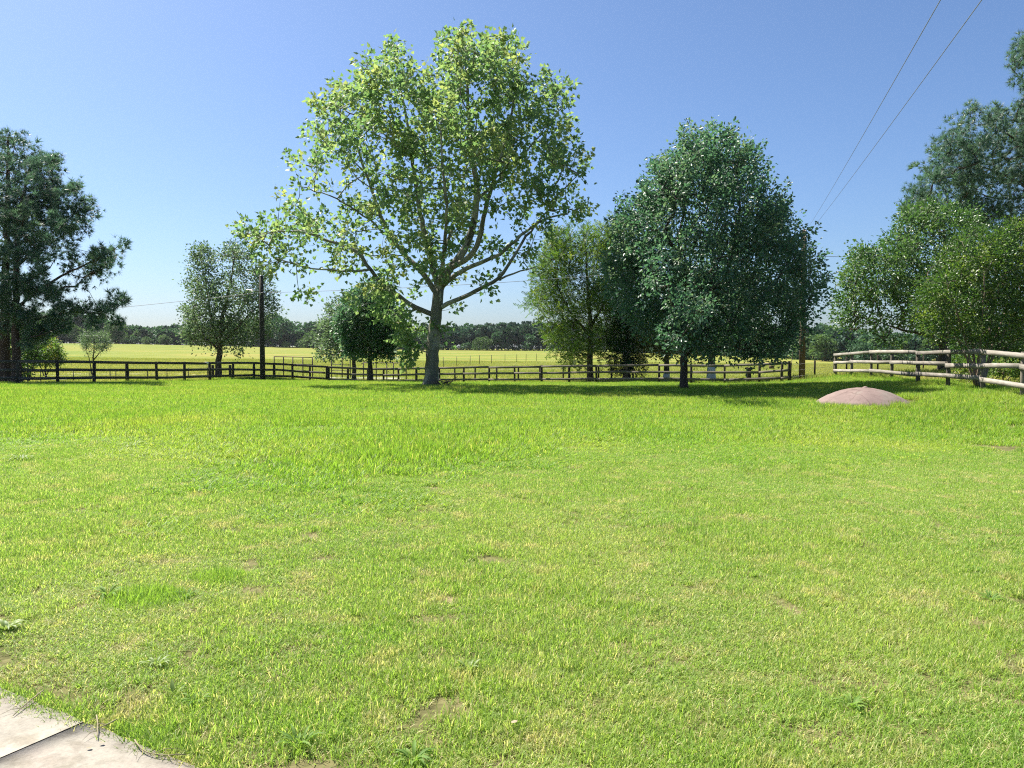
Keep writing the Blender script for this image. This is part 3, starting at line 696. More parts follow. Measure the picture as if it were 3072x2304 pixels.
syc_blobs = [(1395, 160, 90, 75, 1.5), (1500, 170, 75, 65, 1.5), (1350, 110, 40, 25), (1450, 220, 110, 80, 1.4), (1150, 250, 100, 85, 1.5), (1190, 140, 26, 32, 1.6), (1060, 320, 90, 80, 1.4), (985, 410, 75, 70, 1.2),
    (915, 480, 55, 38, 1.3), (960, 330, 30, 30), (1610, 290, 70, 75, 1.3), (1690, 290, 35, 50), (1680, 420, 60, 90, 1.2), (1710, 520, 35, 50), (1735, 640, 42, 40, 1.2), (1690, 600, 60, 45), (1750, 450, 14, 40, .6), (1745, 505, 16, 14, .6),
    (1250, 330, 130, 130, 1.35), (1450, 350, 150, 140, 1.35), (1350, 490, 190, 120, 1.2), (1130, 450, 110, 90, 1.3), (1560, 460, 120, 110, 1.2), (1110, 590, 90, 60, 1.1), (960, 570, 45, 30, 1.0), (880, 590, 45, 32, 1.1),
    (835, 655, 45, 22, 1.1), (745, 695, 38, 22, 1.1), (800, 720, 70, 38, 1.2), (900, 690, 80, 45, 1.1), (1000, 680, 90, 50, .9), (1050, 720, 80, 50, .8), (1200, 660, 100, 80, 1.0), (1300, 650, 110, 80, 1.0), (1240, 770, 90, 55, 1.05),
    (1440, 630, 90, 60, .8), (1570, 590, 80, 50, 1.0), (1610, 680, 75, 32, .9), (980, 800, 70, 22, .7), (920, 872, 28, 16, 2.0), (800, 785, 42, 30, 1.0), (860, 760, 60, 30, 1.0), (1500, 745, 45, 32, 1.1), (1580, 770, 40, 30, .8),
    (1040, 770, 60, 30, .6), (1150, 830, 60, 30, .5), (725, 692, 24, 16, 1.6), (1110, 885, 70, 30, 2.0, -1.5), (1170, 940, 50, 38, 1.8, -1.5), (1230, 990, 45, 40, 1.5, -.4), (1222, 1060, 16, 50, 3.0, -.3), (1240, 1040, 24, 40, 1.5, -.5), (1180, 830, 60, 30, .8, -1), (1372, 930, 14, 16, 1.2), (1480, 885, 45, 14, .6, -1),
    (1420, 850, 60, 25, .5, -.5), (1530, 830, 50, 16, .5, -1.5), (1260, 880, 40, 30, .5), (1340, 990, 22, 16, .6, -.3), (1300, 1000, 35, 30, .6, -.45), (1400, 740, 80, 40, .6), (1330, 800, 60, 40, .6)]
make_tree('sycamore_tree', 'tall spreading sycamore with pale mottled forked trunk in the lawn', 'tree', base, syc_limbs, syc_blobs, 980, ('sycamore', 'syc_leaf'), D, seed=21, bark='syc_bark',
          dr=4.6, centre=(1290, 520), half=(560, 470), per=27, size=.175, shoot=.5, spread=.21, up=.45, droop=.35, twig=.009, limb_named=True)

# --- the big pear
D = 29.0; base = G(2055, D)
pl = [([(2055, 1172, 0), (2052, 1120, 0), (2050, 1075, 0), (2055, 1030, 0)], .150, .125),
      ([(2054, 1055, 0), (2045, 1000, .2), (2030, 900, .4), (2040, 700, .3), (2080, 500, 0)], .12, .02),
      ([(2053, 1062, 0), (2085, 1030, -.3), (2120, 960, -.6), (2180, 820, -.6), (2220, 650, -.4), (2210, 480, 0)], .12, .02),
      ([(2054, 1050, 0), (2060, 960, -1), (2050, 850, -2), (2060, 700, -2.4)], .10, .02), ([(2055, 1045, 0), (2100, 950, 1), (2140, 850, 2), (2140, 700, 2.3)], .10, .02),
      ([(2046, 1010, .2), (1980, 920, 0), (1920, 800, 0), (1890, 680, 0)], .09, .02), ([(2090, 1025, -.3), (2200, 960, 0), (2320, 860, .2), (2390, 740, .2)], .09, .02),
      ([(2110, 985, -.4), (2240, 1000, -.6), (2340, 980, -.6)], .06, .02)]
pb = [(2060, 440, 55, 50, 1.3), (2190, 440, 50, 52, 1.3), (2130, 430, 60, 50, 1.2), (2110, 520, 150, 75, 1.1), (2250, 500, 50, 60, 1.1), (2000, 540, 70, 60, 1.1), (2110, 640, 230, 100), (1930, 620, 70, 60, 1.1), (1880, 680, 45, 50, 1.1), (2310, 600, 50, 50, 1.1), (2330, 690, 80, 70),
      (2120, 780, 290, 110), (1850, 780, 45, 70, 1.1), (1870, 870, 60, 60, 1.1), (2400, 760, 65, 60), (2445, 850, 45, 55, 1.1), (2430, 890, 45, 50, .8), (2130, 900, 260, 90), (1900, 930, 60, 35), (2330, 930, 110, 60), (2020, 970, 120, 45, 1.1),
      (2200, 1000, 150, 50), (2300, 1030, 110, 42, 1.1), (2400, 985, 40, 30, .7), (2440, 965, 16, 12, .8), (2160, 1050, 60, 18, .6), (2260, 1065, 70, 14, .8), (2060, 400, 14, 22, 1.2), (2120, 395, 12, 24, 1.2), (2195, 395, 14, 24, 1.2), (2250, 440, 12, 24, 1.1), (2000, 480, 14, 26, 1.1), (2290, 540, 12, 26, 1.1), (1930, 560, 14, 26, 1.1), (2360, 620, 14, 26, 1.1), (1860, 630, 12, 22, 1.1), (2425, 700, 12, 22, 1.1), (2010, 1000, 40, 30, .8, -2.2), (2070, 920, 60, 60, 1, -3.4), (1960, 800, 60, 60, .9, -3)]
pb = [(2150 + (b[0] - 2150) * .95, 800 + (b[1] - 800) * .97 + 8) + tuple(b[2:]) for b in pb]
make_tree('pear_tree', 'dense dark dome shaped ornamental pear standing right of the sycamore', 'tree', base, pl, pb, 1400, ('ovate', 'pear_leaf'), D, seed=22, bark='pear_bark',
          dr=4.0, centre=(2150, 790), half=(370, 420), per=52, size=.125, shoot=1.0, spread=.17, up=.9, droop=.75, shell=.45, twig=.008, flat=.35)

# --- the left pines (they run on past the left edge of the picture)
D = 38.5; base = G(14, D)
make_tree('pine_tree', 'tall dark pine nearest the left edge of the lawn', 'tree', base,
          [([(14, 1145, 0), (14, 1000, 0), (18, 800, 0), (24, 550, 0), (25, 410, 0)], .27, .05)],
          [(20, 440, 50, 50, 1.3), (70, 490, 60, 55, 1.2), (-20, 530, 110, 70), (20, 600, 130, 70), (-90, 620, 90, 70), (-60, 710, 160, 70), (-150, 800, 120, 80, .8), (-40, 820, 130, 70), (-140, 920, 130, 60, .8), (-20, 930, 110, 55), (20, 1000, 110, 40, .8)],
          240, ('tuft', 'pine_needle'), D, seed=31, bark='pine_bark', dr=3.2, per=17, size=.30, shoot=.5, spread=.2, up=.35, droop=.0, twig=.013, flat=.2)
D = 37.0; base = G(47, D)
make_tree('pine_tree', 'forked dark pine reaching two long limbs right over the fence', 'tree', base,
          [([(47, 1150, 0), (47, 1000, 0), (48, 800, 0), (62, 620, 0), (95, 480, 0)], .21, .04),
           ([(48, 930, 0), (85, 890, -.3), (140, 855, -.5), (215, 812, -.6), (290, 780, -.6), (350, 742, -.5)], .085, .02), ([(48, 985, 0), (100, 960, .3), (160, 945, .5), (230, 935, .6), (300, 945, .6), (345, 930, .6), (378, 900, .6)], .08, .018),
           ([(50, 800, 0), (110, 740, -.5), (180, 680, -.8), (240, 630, -.8)], .07, .02), ([(56, 700, 0), (90, 610, .5), (140, 550, .7)], .06, .02), ([(48, 1020, 0), (110, 1010, -.6), (170, 985, -.8)], .05, .02)],
          [(130, 520, 55, 45, 1.1), (165, 500, 25, 30), (90, 590, 90, 60), (185, 590, 55, 50, 1.1), (240, 620, 40, 30, 1.2), (270, 645, 14, 14, 1.2), (110, 680, 110, 60), (210, 680, 50, 30, 1.1), (150, 750, 75, 45, .8), (225, 730, 22, 14, .6), (60, 790, 90, 50), (200, 790, 40, 18, .6), (265, 770, 30, 20, .9), (315, 760, 45, 28, 1.2), (355, 735, 20, 14, 1.2),
           (320, 800, 30, 22, 1.1), (280, 825, 50, 18, .9), (255, 855, 30, 10, .6), (110, 860, 60, 40), (160, 880, 50, 32, .9), (60, 900, 80, 50), (185, 925, 55, 20, .9), (240, 925, 45, 20, 1), (300, 935, 45, 22, 1.1), (350, 905, 28, 26, 1.2), (355, 955, 18, 14, .9), (300, 965, 50, 12, .8), (150, 975, 60, 28, .9), (90, 985, 70, 40), (200, 985, 30, 14, .7)],
          370, ('tuft', 'pine_needle'), D, seed=32, bark='pine_bark', dr=2.4, per=19, size=.27, shoot=.4, spread=.15, up=.35, droop=0, twig=.011, flat=.2)

# --- right-hand pine, oak and myrtle
D = 44.0; base = G(3150, D)
make_tree('pine_tree', 'very tall pine rising above the oak at the right edge', 'tree', base,
          [([(3150, 1140, 0), (3150, 900, 0), (3145, 500, 0), (3140, 150, 0)], .38, .06), ([(3148, 720, 0), (3050, 660, -.5), (2950, 620, -1), (2850, 610, -1.2), (2760, 600, -1.2)], .11, .02),
           ([(3148, 620, 0), (3050, 540, .5), (2950, 500, .8), (2840, 480, .8)], .10, .02), ([(3146, 500, 0), (3050, 420, -.5), (2970, 370, -.8)], .09, .02)],
          [(3110, 150, 60, 45, 1.2), (3062, 165, 34, 34, 1.2), (3085, 245, 45, 42, 1.2), (3110, 320, 60, 50), (3130, 380, 90, 70), (3050, 390, 70, 55, 1.1), (2990, 350, 45, 32, 1.2), (2930, 345, 32, 30, 1.2), (2950, 420, 80, 50, 1), (2850, 400, 45, 35, 1.2), (2825, 455, 40, 30, 1.2), (2890, 470, 70, 40), (3020, 480, 110, 60),
           (2800, 520, 45, 28, 1.2), (2860, 540, 80, 40), (2960, 560, 100, 50), (3080, 580, 90, 60), (2750, 590, 45, 30, 1.2), (2725, 630, 22, 20, 1.1), (2800, 620, 70, 35), (2900, 640, 90, 45), (3020, 660, 100, 50), (3100, 720, 90, 60), (2960, 720, 90, 40), (3200, 450, 120, 200, .5), (3200, 750, 120, 100, .4)],
          560, ('tuft', 'pine_needle'), D, seed=33, bark='pine_bark', dr=3.6, per=17, size=.33, shoot=.6, spread=.22, up=.4, droop=0, twig=.013, flat=.2, centre=(3100, 450), half=(430, 430))
D = 38.0; base = G(2830, D)
make_tree('oak_tree', 'spreading grey green oak with dark low limbs behind the weathered fence', 'tree', base,
          [([(2830, 1130, 0), (2830, 1070, 0), (2835, 1000, 0), (2840, 900, 0), (2835, 760, 0), (2830, 660, 0)], .25, .04), ([(2832, 1040, 0), (2800, 1012, -.3), (2740, 995, -.6), (2680, 985, -.8), (2640, 965, -.8)], .13, .02), ([(2836, 990, 0), (2800, 940, .4), (2740, 900, .8), (2660, 860, 1), (2600, 830, 1)], .11, .02),
           ([(2838, 920, 0), (2790, 840, -.6), (2740, 760, -.9), (2700, 700, -.9)], .09, .02), ([(2838, 930, 0), (2900, 860, .6), (2960, 780, .9)], .09, .02), ([(2832, 1030, 0), (2790, 1000, .5), (2740, 975, .9)], .07, .02)],
          [(2780, 650, 90, 40, 1.2), (2860, 680, 90, 55), (2720, 690, 45, 40, 1.2), (2700, 740, 50, 40, 1.1), (2600, 780, 50, 32, 1.2), (2650, 790, 50, 40, 1.1), (2580, 760, 26, 26, 1.1), (2560, 830, 40, 35, 1.1), (2600, 870, 55, 40), (2545, 900, 35, 28, 1.1), (2540, 950, 35, 28, 1.1), (2600, 960, 50, 26, .9), (2530, 980, 25, 14, .8), (2660, 880, 70, 50), (2760, 780, 110, 60), (2780, 870, 110, 60),
           (2700, 940, 60, 26, .8), (2800, 960, 90, 35, .9), (2900, 820, 110, 90, .8), (2950, 930, 90, 60, .6), (2640, 1000, 40, 14, .6), (2650, 1030, 40, 16, .5)],
          520, ('ovate', 'oak_leaf'), D, seed=34, bark='bark', dr=3.6, per=54, size=.145, shoot=.55, spread=.27, up=.35, droop=.2, twig=.011, centre=(2760, 830), half=(270, 250))
D = 24.6; base = G(2935, D)
make_tree('myrtle_tree', 'bushy bright green many stemmed tree against the weathered fence', 'tree', base,
          [([(2935, 1160, 0), (2938, 1110, 0), (2936, 1060, 0), (2940, 980, 0), (2950, 850, 0)], .05, .02)] + [([(2935 + dx * .1, 1158, dd * .1), (2935 + dx * .4, 1080, dd * .4), (2935 + dx, 960, dd), (2935 + dx * 1.8, 820, dd * 1.5)], .042, .015) for dx, dd in ((-55, -.5), (-30, .6), (40, -.4), (70, .5), (-85, .1), (100, 0), (10, -.9))],
          [(2950, 740, 90, 55, 1.1), (3030, 730, 70, 55), (2880, 790, 80, 60, 1.1), (2960, 830, 120, 70), (3060, 830, 80, 80), (2830, 870, 65, 50, 1.1), (2800, 930, 50, 45, 1), (2790, 890, 35, 28), (2890, 930, 100, 60), (3000, 940, 110, 60), (3090, 950, 70, 70, .8), (2840, 985, 60, 30, .9), (2930, 1010, 90, 32), (3020, 1020, 80, 30), (3040, 1060, 30, 26, 1), (2820, 1010, 30, 14, .7), (3140, 850, 70, 120, .6), (2760, 940, 20, 18, .6), (3060, 700, 50, 30)],
          620, ('ovate', 'myrtle_leaf'), D, seed=35, bark='myrtle_bark', dr=1.8, per=52, size=.088, shoot=.45, spread=.17, up=.45, droop=.15, twig=.0045, centre=(2940, 880), half=(220, 210))

# --- trees in and along the pasture
D = 49.5; base = G(655, D)
make_tree('elm_tree', 'silvery green elm beside the dark utility pole', 'tree', base,
          [([(655, 1140, 0), (655, 1090, 0), (660, 1040, 0), (665, 960, 0), (690, 860, 0), (705, 760, 0)], .22, .03), ([(658, 1045, 0), (640, 980, .3), (625, 900, .4), (605, 780, .3)], .11, .02), ([(660, 1040, 0), (710, 985, -.4), (760, 930, -.6), (800, 890, -.6)], .09, .02),
           ([(664, 1000, 0), (720, 930, .5), (770, 850, .6)], .08, .02), ([(658, 1050, 0), (610, 1010, -.4), (580, 950, -.6)], .07, .02)],
          [(605, 790, 42, 45, 1.1), (600, 760, 20, 22, 1.0), (705, 780, 55, 45, 1.1), (700, 745, 20, 16), (640, 860, 70, 50, 1), (740, 850, 55, 50, 1), (585, 860, 32, 30, 1), (790, 830, 25, 40, .9), (800, 890, 35, 28, 1), (820, 920, 15, 18), (690, 930, 90, 55, 1), (590, 920, 40, 30, 1), (570, 945, 18, 14), (760, 950, 60, 38, 1), (640, 1000, 60, 38, 1), (720, 1010, 60, 30, 1), (590, 985, 40, 40, .9), (570, 1010, 22, 18, .8), (780, 990, 30, 25, .7), (715, 1055, 12, 14, .8), (640, 1050, 16, 12, .6)],
          400, ('ovate', 'elm_leaf'), D, seed=41, dr=3.0, per=46, size=.15, shoot=.55, spread=.27, up=.5, droop=.1, twig=.010)
D = 40.5; base = G(1111, D)
make_tree('pear_tree', 'small rounded dark pear in front of the fence left of the sycamore', 'tree', base,
          [([(1111, 1150, 0), (1111, 1110, 0), (1110, 1075, 0), (1112, 1000, 0), (1115, 900, 0)], .15, .02), ([(1111, 1080, 0), (1085, 1040, .2), (1060, 980, .3)], .06, .02), ([(1111, 1085, 0), (1140, 1045, -.2), (1165, 980, -.3)], .06, .02)],
          [(1100, 890, 50, 38, 1.2), (1060, 920, 35, 35, 1.1), (1140, 920, 50, 40, 1.1), (1100, 970, 90, 55), (1040, 975, 35, 50, 1.1), (1170, 970, 30, 50, 1.1), (1110, 1030, 80, 40), (1160, 1040, 30, 30, 1.1), (1065, 1040, 30, 28, .9), (1190, 1000, 12, 30, .9)],
          420, ('ovate', 'pear_leaf'), D, seed=42, bark='pear_bark', dr=1.8, per=56, size=.13, shoot=.55, spread=.17, up=.7, droop=.55, shell=.35, twig=.008, flat=.35)
D = 54.0; base = G(1062, D)
make_tree('field_tree', 'loose mid green tree half hidden behind the small rounded pear', 'tree', base,
          [([(1062, 1130, 0), (1062, 1080, 0), (1055, 1030, 0), (1045, 950, 0)], .18, .03), ([(1062, 1085, 0), (1090, 1040, .3), (1110, 980, .4)], .08, .02), ([(1060, 1070, 0), (1020, 1030, -.3), (980, 1010, -.4)], .07, .02)],
          [(1030, 930, 45, 40, 1), (1000, 980, 40, 40), (1060, 980, 70, 50), (970, 1020, 30, 22), (1020, 1030, 60, 35), (955, 1045, 20, 12, .7), (1080, 1040, 50, 28), (1000, 1065, 40, 14, .7), (975, 1070, 16, 12, .5)],
          170, ('ovate', 'elm_leaf'), D, seed=43, dr=2.2, per=44, size=.17, shoot=.5, spread=.28, up=.35, droop=.2, twig=.011)
D = 50.0; base = G(1770, D)
make_tree('willow_tree', 'feathery yellow green tree with upright spires between the sycamore and the big pear', 'tree', base,
          [([(1770, 1132, 0), (1770, 1080, 0), (1772, 1000, 0), (1765, 860, 0), (1755, 720, 0)], .22, .04), ([(1772, 1010, 0), (1720, 950, -.3), (1680, 880, -.5), (1650, 780, -.5)], .10, .02), ([(1772, 980, 0), (1820, 900, .3), (1840, 800, .4), (1845, 700, .4)], .10, .02), ([(1770, 1030, 0), (1700, 1000, .6), (1640, 960, .8)], .07, .02), ([(1770, 1040, 0), (1810, 1010, -.6), (1850, 990, -.8)], .06, .02)],
          [(1755, 720, 28, 45, 1), (1690, 720, 40, 40, 1), (1660, 770, 40, 40), (1720, 790, 60, 50), (1800, 740, 40, 50), (1850, 710, 35, 50, 1), (1840, 800, 60, 60), (1640, 830, 50, 35), (1720, 870, 90, 45), (1820, 890, 80, 50), (1610, 880, 32, 22, 1), (1660, 920, 60, 26, .8), (1760, 950, 90, 40, .9), (1600, 920, 22, 14, .6), (1640, 960, 40, 12, .5), (1700, 1000, 60, 30, .8), (1760, 1040, 80, 32, .8), (1700, 1060, 40, 26, .9), (1850, 980, 60, 40, .8), (1730, 1085, 26, 18, .5), (1670, 1030, 26, 20, .7), (1815, 1070, 30, 20, .6)],
          420, ('spray', 'fine_leaf'), D, seed=44, dr=3.0, per=28, size=.34, shoot=.85, spread=.28, up=.5, droop=.1, twig=.010, flat=.3)
D = 49.0; base = G(1880, D)
make_tree('cedar_tree', 'low dark cedar with foliage down to the fence rails', 'tree', base,
          [([(1880, 1132, 0), (1880, 1080, 0), (1880, 1000, 0), (1880, 930, 0)], .26, .04)],
          [(1880, 950, 40, 40, 1), (1880, 1000, 55, 30), (1870, 1040, 48, 26), (1885, 1070, 50, 22), (1880, 1095, 46, 18), (1860, 1115, 22, 10, .6), (1905, 1118, 22, 8, .7)],
          150, ('spray', 'cedar_leaf'), D, seed=45, dr=1.4, per=26, size=.26, shoot=.4, spread=.2, up=.2, droop=.1, twig=.009)
D = 47.5; base = G(2000, D)
make_tree('bronze_tree', 'bronze tinged tree with whitewashed trunk left of the big pear trunk', 'tree', base,
          [([(2000, 1130, 0), (2000, 1060, 0), (1996, 960, 0), (1990, 850, 0)], .19, .04), ([(1999, 1050, 0), (1960, 1020, 0), (1930, 1000, 0)], .06, .02), ([(1999, 1045, 0), (2050, 1020, 0), (2080, 1010, 0)], .06, .02)],
          [(1955, 1010, 36, 32, 1.1), (1990, 1050, 45, 22, 1), (1940, 1045, 26, 20, 1), (2070, 1060, 40, 22, .8), (2000, 960, 80, 50), (1990, 880, 70, 60, .8), (2090, 1090, 14, 8, .5)],
          150, ('ovate', 'red_leaf'), D, seed=46, dr=2.0, per=40, size=.16, shoot=.4, spread=.24, up=.2, droop=.3, twig=.010, collar=.88)
D = 46.5; base = G(2135, D)
make_tree('shade_tree', 'thick trunked tree with whitewashed lower trunk right of the big pear trunk', 'tree', base,
          [([(2135, 1130, 0), (2136, 1060, 0), (2136, 980, 0), (2140, 850, 0)], .25, .10), ([(2136, 1000, 0), (2080, 920, 0), (2050, 850, 0)], .12, .03), ([(2136, 1000, 0), (2190, 930, 0), (2230, 860, 0)], .12, .03)],
          [(2130, 800, 100, 70), (2060, 860, 60, 50), (2210, 870, 70, 55), (2140, 930, 110, 40), (2240, 1020, 80, 20, .8), (2260, 960, 60, 30)],
          170, ('ovate', 'oak_leaf'), D, seed=47, dr=2.6, per=36, size=.17, shoot=.5, spread=.28, up=.3, droop=.2, twig=.011, collar=1.0)
D = 56.0; base = G(279, D)
make_tree('small_tree', 'small spreading tree standing alone behind the left fence', 'tree', base,
          [([(279, 1130, 0), (279, 1095, 0), (280, 1065, 0), (283, 1020, 0)], .08, .03), ([(277, 1130, .1), (268, 1075, .2), (258, 1050, .2)], .05, .015), ([(280, 1080, 0), (300, 1055, -.2), (315, 1045, -.2)], .05, .015)],
          [(283, 1005, 34, 16, 1.1), (262, 1020, 24, 18, 1), (305, 1025, 24, 18, 1), (280, 1035, 38, 16, .9), (255, 1045, 16, 12, .8), (315, 1042, 14, 10, .8), (268, 1062, 14, 10, .5)],
          95, ('lance', 'elm_leaf'), D, seed=48, dr=1.0, per=40, size=.13, shoot=.3, spread=.16, up=.3, droop=.1, twig=.008)
D = 52.0; base = G(135, D)
make_tree('shrub', 'wide yellow green shrub behind the left fence beside the pines', 'shrub', base,
          [([(135, 1128, 0), (136, 1095, 0), (138, 1060, 0)], .06, .02), ([(132, 1128, 0), (115, 1085, .2), (105, 1050, .2)], .04, .015), ([(138, 1128, 0), (160, 1090, -.2), (175, 1065, -.2)], .04, .015)],
          [(120, 1030, 28, 18, 1), (150, 1035, 30, 18, 1.1), (105, 1055, 26, 20, 1), (145, 1062, 42, 18), (172, 1060, 22, 18, 1), (120, 1080, 40, 14), (160, 1080, 30, 12), (95, 1085, 20, 12, .7)],
          130, ('ovate', 'shrub_leaf'), D, seed=49, dr=1.3, per=40, size=.13, shoot=.3, spread=.17, up=.3, droop=.1, twig=.007)
D = 43.0; base = G(82, D)
make_tree('shrub', 'dark leafy undergrowth shrub at the foot of the left pines', 'shrub', base,
          [([(82, 1140, 0), (82, 1090, 0), (85, 1030, 0)], .05, .02), ([(80, 1140, 0), (60, 1080, .2), (45, 1030, .2)], .04, .015), ([(84, 1140, 0), (105, 1080, -.2), (120, 1020, -.2)], .04, .015)],
          [(80, 1010, 50, 28, 1), (110, 1000, 40, 22, 1), (60, 1045, 40, 26), (90, 1060, 30, 26), (70, 1095, 32, 22), (30, 1090, 36, 30), (80, 1125, 22, 14, .8), (20, 1040, 30, 40), (145, 985, 26, 16, .8)],
          170, ('ovate', 'dark_leaf'), D, seed=50, dr=1.6, per=36, size=.13, shoot=.3, spread=.18, up=.3, droop=.15, twig=.007)
D = 27.5; base = G(3010, D)
make_tree('shrub', 'low yellow green undergrowth between the bushy tree and the right edge', 'shrub', base,
          [([(3010, 1150, 0), (3010, 1120, 0), (3012, 1090, 0)], .03, .012), ([(3012, 1150, 0), (3040, 1120, .1), (3060, 1100, .1)], .025, .01)],
          [(2960, 1105, 40, 16, .9), (3020, 1100, 40, 18, 1), (3070, 1110, 40, 18, 1), (2900, 1090, 40, 14, .7), (3100, 1090, 40, 22, .8), (2890, 1115, 26, 10, .6)],
          110, ('ovate', 'shrub_leaf'), D, seed=51, dr=.9, per=36, size=.10, shoot=.25, spread=.14, up=.3, droop=.1, twig=.005)
D = 46.0; base = G(2990, D)
make_tree('shrub', 'dark woodland thicket behind the bushy tree at the right edge', 'shrub', base,
          [([(2990, 1130, 0), (2990, 1080, 0), (2995, 1000, 0)], .08, .02), ([(2992, 1130, 0), (3050, 1060, .3), (3090, 1000, .3)], .06, .02), ([(2988, 1130, 0), (2930, 1060, -.3), (2900, 1010, -.3)], .06, .02)],
          [(2960, 1000, 80, 50), (3060, 990, 90, 60), (2900, 1060, 60, 30), (2990, 1070, 80, 32), (3080, 1075, 70, 35), (2880, 1095, 50, 16, .8), (3150, 1020, 70, 80, .7)],
          190, ('ovate', 'dark_leaf'), D, seed=52, dr=2.4, per=40, size=.17, shoot=.45, spread=.26, up=.3, droop=.15, twig=.010)

# ------------------------------------------------------------------ far wood round the hayfield
def far_tree(kind, seed, n=520):
    """returns leaf arrays for a unit tree, 1 m tall, base at the origin"""
    r = np.random.default_rng(seed)
    k = {'pine': 12, 'broad': 11, 'bush': 9}[kind]
    if kind == 'pine': c = np.stack([r.normal(size=k) * .10, r.normal(size=k) * .10, .38 + .55 * r.random(k)], 1); rad = .09 + .10 * r.random(k) * (1.15 - c[:, 2])
    elif kind == 'broad': c = np.stack([r.normal(size=k) * .19, r.normal(size=k) * .19, .32 + .48 * r.random(k)], 1); rad = .13 + .10 * r.random(k)
    else: c = np.stack([r.normal(size=k) * .30, r.normal(size=k) * .30, .22 + .45 * r.random(k)], 1); rad = .20 + .13 * r.random(k)
    b = r.integers(0, k, n); d = r.normal(size=(n, 3)); d /= np.linalg.norm(d, axis=1)[:, None]
    p = c[b] + d * (rad[b] * (.65 + .45 * r.random(n)))[:, None]; p[:, 2] = np.clip(p[:, 2], .03, 1.0)
    ax = d + np.array((0, 0, .5 if kind == 'pine' else -.1)) + r.normal(size=(n, 3)) * .5
    nr = d + r.normal(size=(n, 3)) * .4 + np.array((0, 0, .4))
    s = (.085 if kind == 'pine' else .10) * (.6 + .8 * r.random(n))
    return p, ax, nr, s, np.clip(.5 + .3 * r.normal(size=n) , 0, 1), r.random(n)
line = [(-420, 360), (200, 392), (900, 398), (1700, 388), (2150, 325), (2500, 248), (3400, 215)]
def line_D(px): return float(np.interp(px, [a for a, _ in line], [b for _, b in line]))
def top_h(px):      # height of the wood in photo units
    return float(np.interp(px, [-400, 150, 250, 330, 420, 520, 600, 700, 780, 840, 900, 960, 1010, 1080, 1380, 1450, 1550, 1650, 1750, 2100, 2500, 2620, 2750, 3300], [95, 90, 92, 70, 48, 62, 68, 70, 78, 88, 62, 70, 78, 66, 64, 72, 76, 78, 72, 75, 92, 82, 84, 90]))
r = np.random.default_rng(77)
acc = {'wood_leaf': [], 'wood_pine': [], 'wood_light': []}
protoF = {k: [far_tree(k, 300 + i) for i in range(6)] for k in ('pine', 'broad', 'bush')}
trunks = MB()
for row in range(-1, 4):
    px = -430.0
    while px < 3300:
        Dd = line_D(px) + row * 9 + r.random() * 5; h = top_h(px) * Dd / F * (.8 + .32 * r.random()) * (.9 + .06 * row)
        kind = 'pine' if (1200 < px < 2000 and r.random() < .8) or r.random() < .3 else 'broad'
        if row == 0 and r.random() < .22 and not 1350 < px < 1700: kind = 'bush'; h *= .62
        if row == -1: kind = 'bush'; h = (2.2 + 2.6 * r.random()); Dd += 6
        p, ax, nr, s, rn, tn = protoF[kind][r.integers(0, 6)]
        b = G(px, Dd); a = r.random() * 6.28; ca, sa = math.cos(a), math.sin(a); Rm = np.array(((ca, -sa, 0), (sa, ca, 0), (0, 0, 1)))
        wsc = h * (1 + .25 * r.normal() * .5)
        q = (p @ Rm.T) * np.array((wsc, wsc, h)) + b
        mt = 'wood_pine' if kind == 'pine' else 'wood_leaf' if row == -1 else ('wood_light' if (kind == 'bush' or (row == 0 and r.random() < .3)) else 'wood_leaf')
        acc[mt].append((q, ax @ Rm.T, nr @ Rm.T, s * h * 1.05, np.clip(rn + .12 * r.normal(), 0, 1), tn))
        if row >= 0: trunks.tube([b - (0, 0, .2), b + (0, 0, h * .75)], [.012 * h + .06, .03], 5, False)
        px += (12 + 14 * r.random()) * (1.0 if px < 2200 else 1.7)
wood = empty('far_wood', (0, 0, 0), 'long dark wood of pines and oaks closing the far side of the hayfield', 'wood'); wood['kind'] = 'stuff'
o = trunks.build('trunks', M['bark'], wood); o['kind'] = 'stuff'
for k, L in acc.items():
    cat_ = [np.concatenate([t[i] for t in L]) for i in range(6)]
    build_leaves('foliage', *cat_, 'clump', M[k], wood, (0, 0, 0))
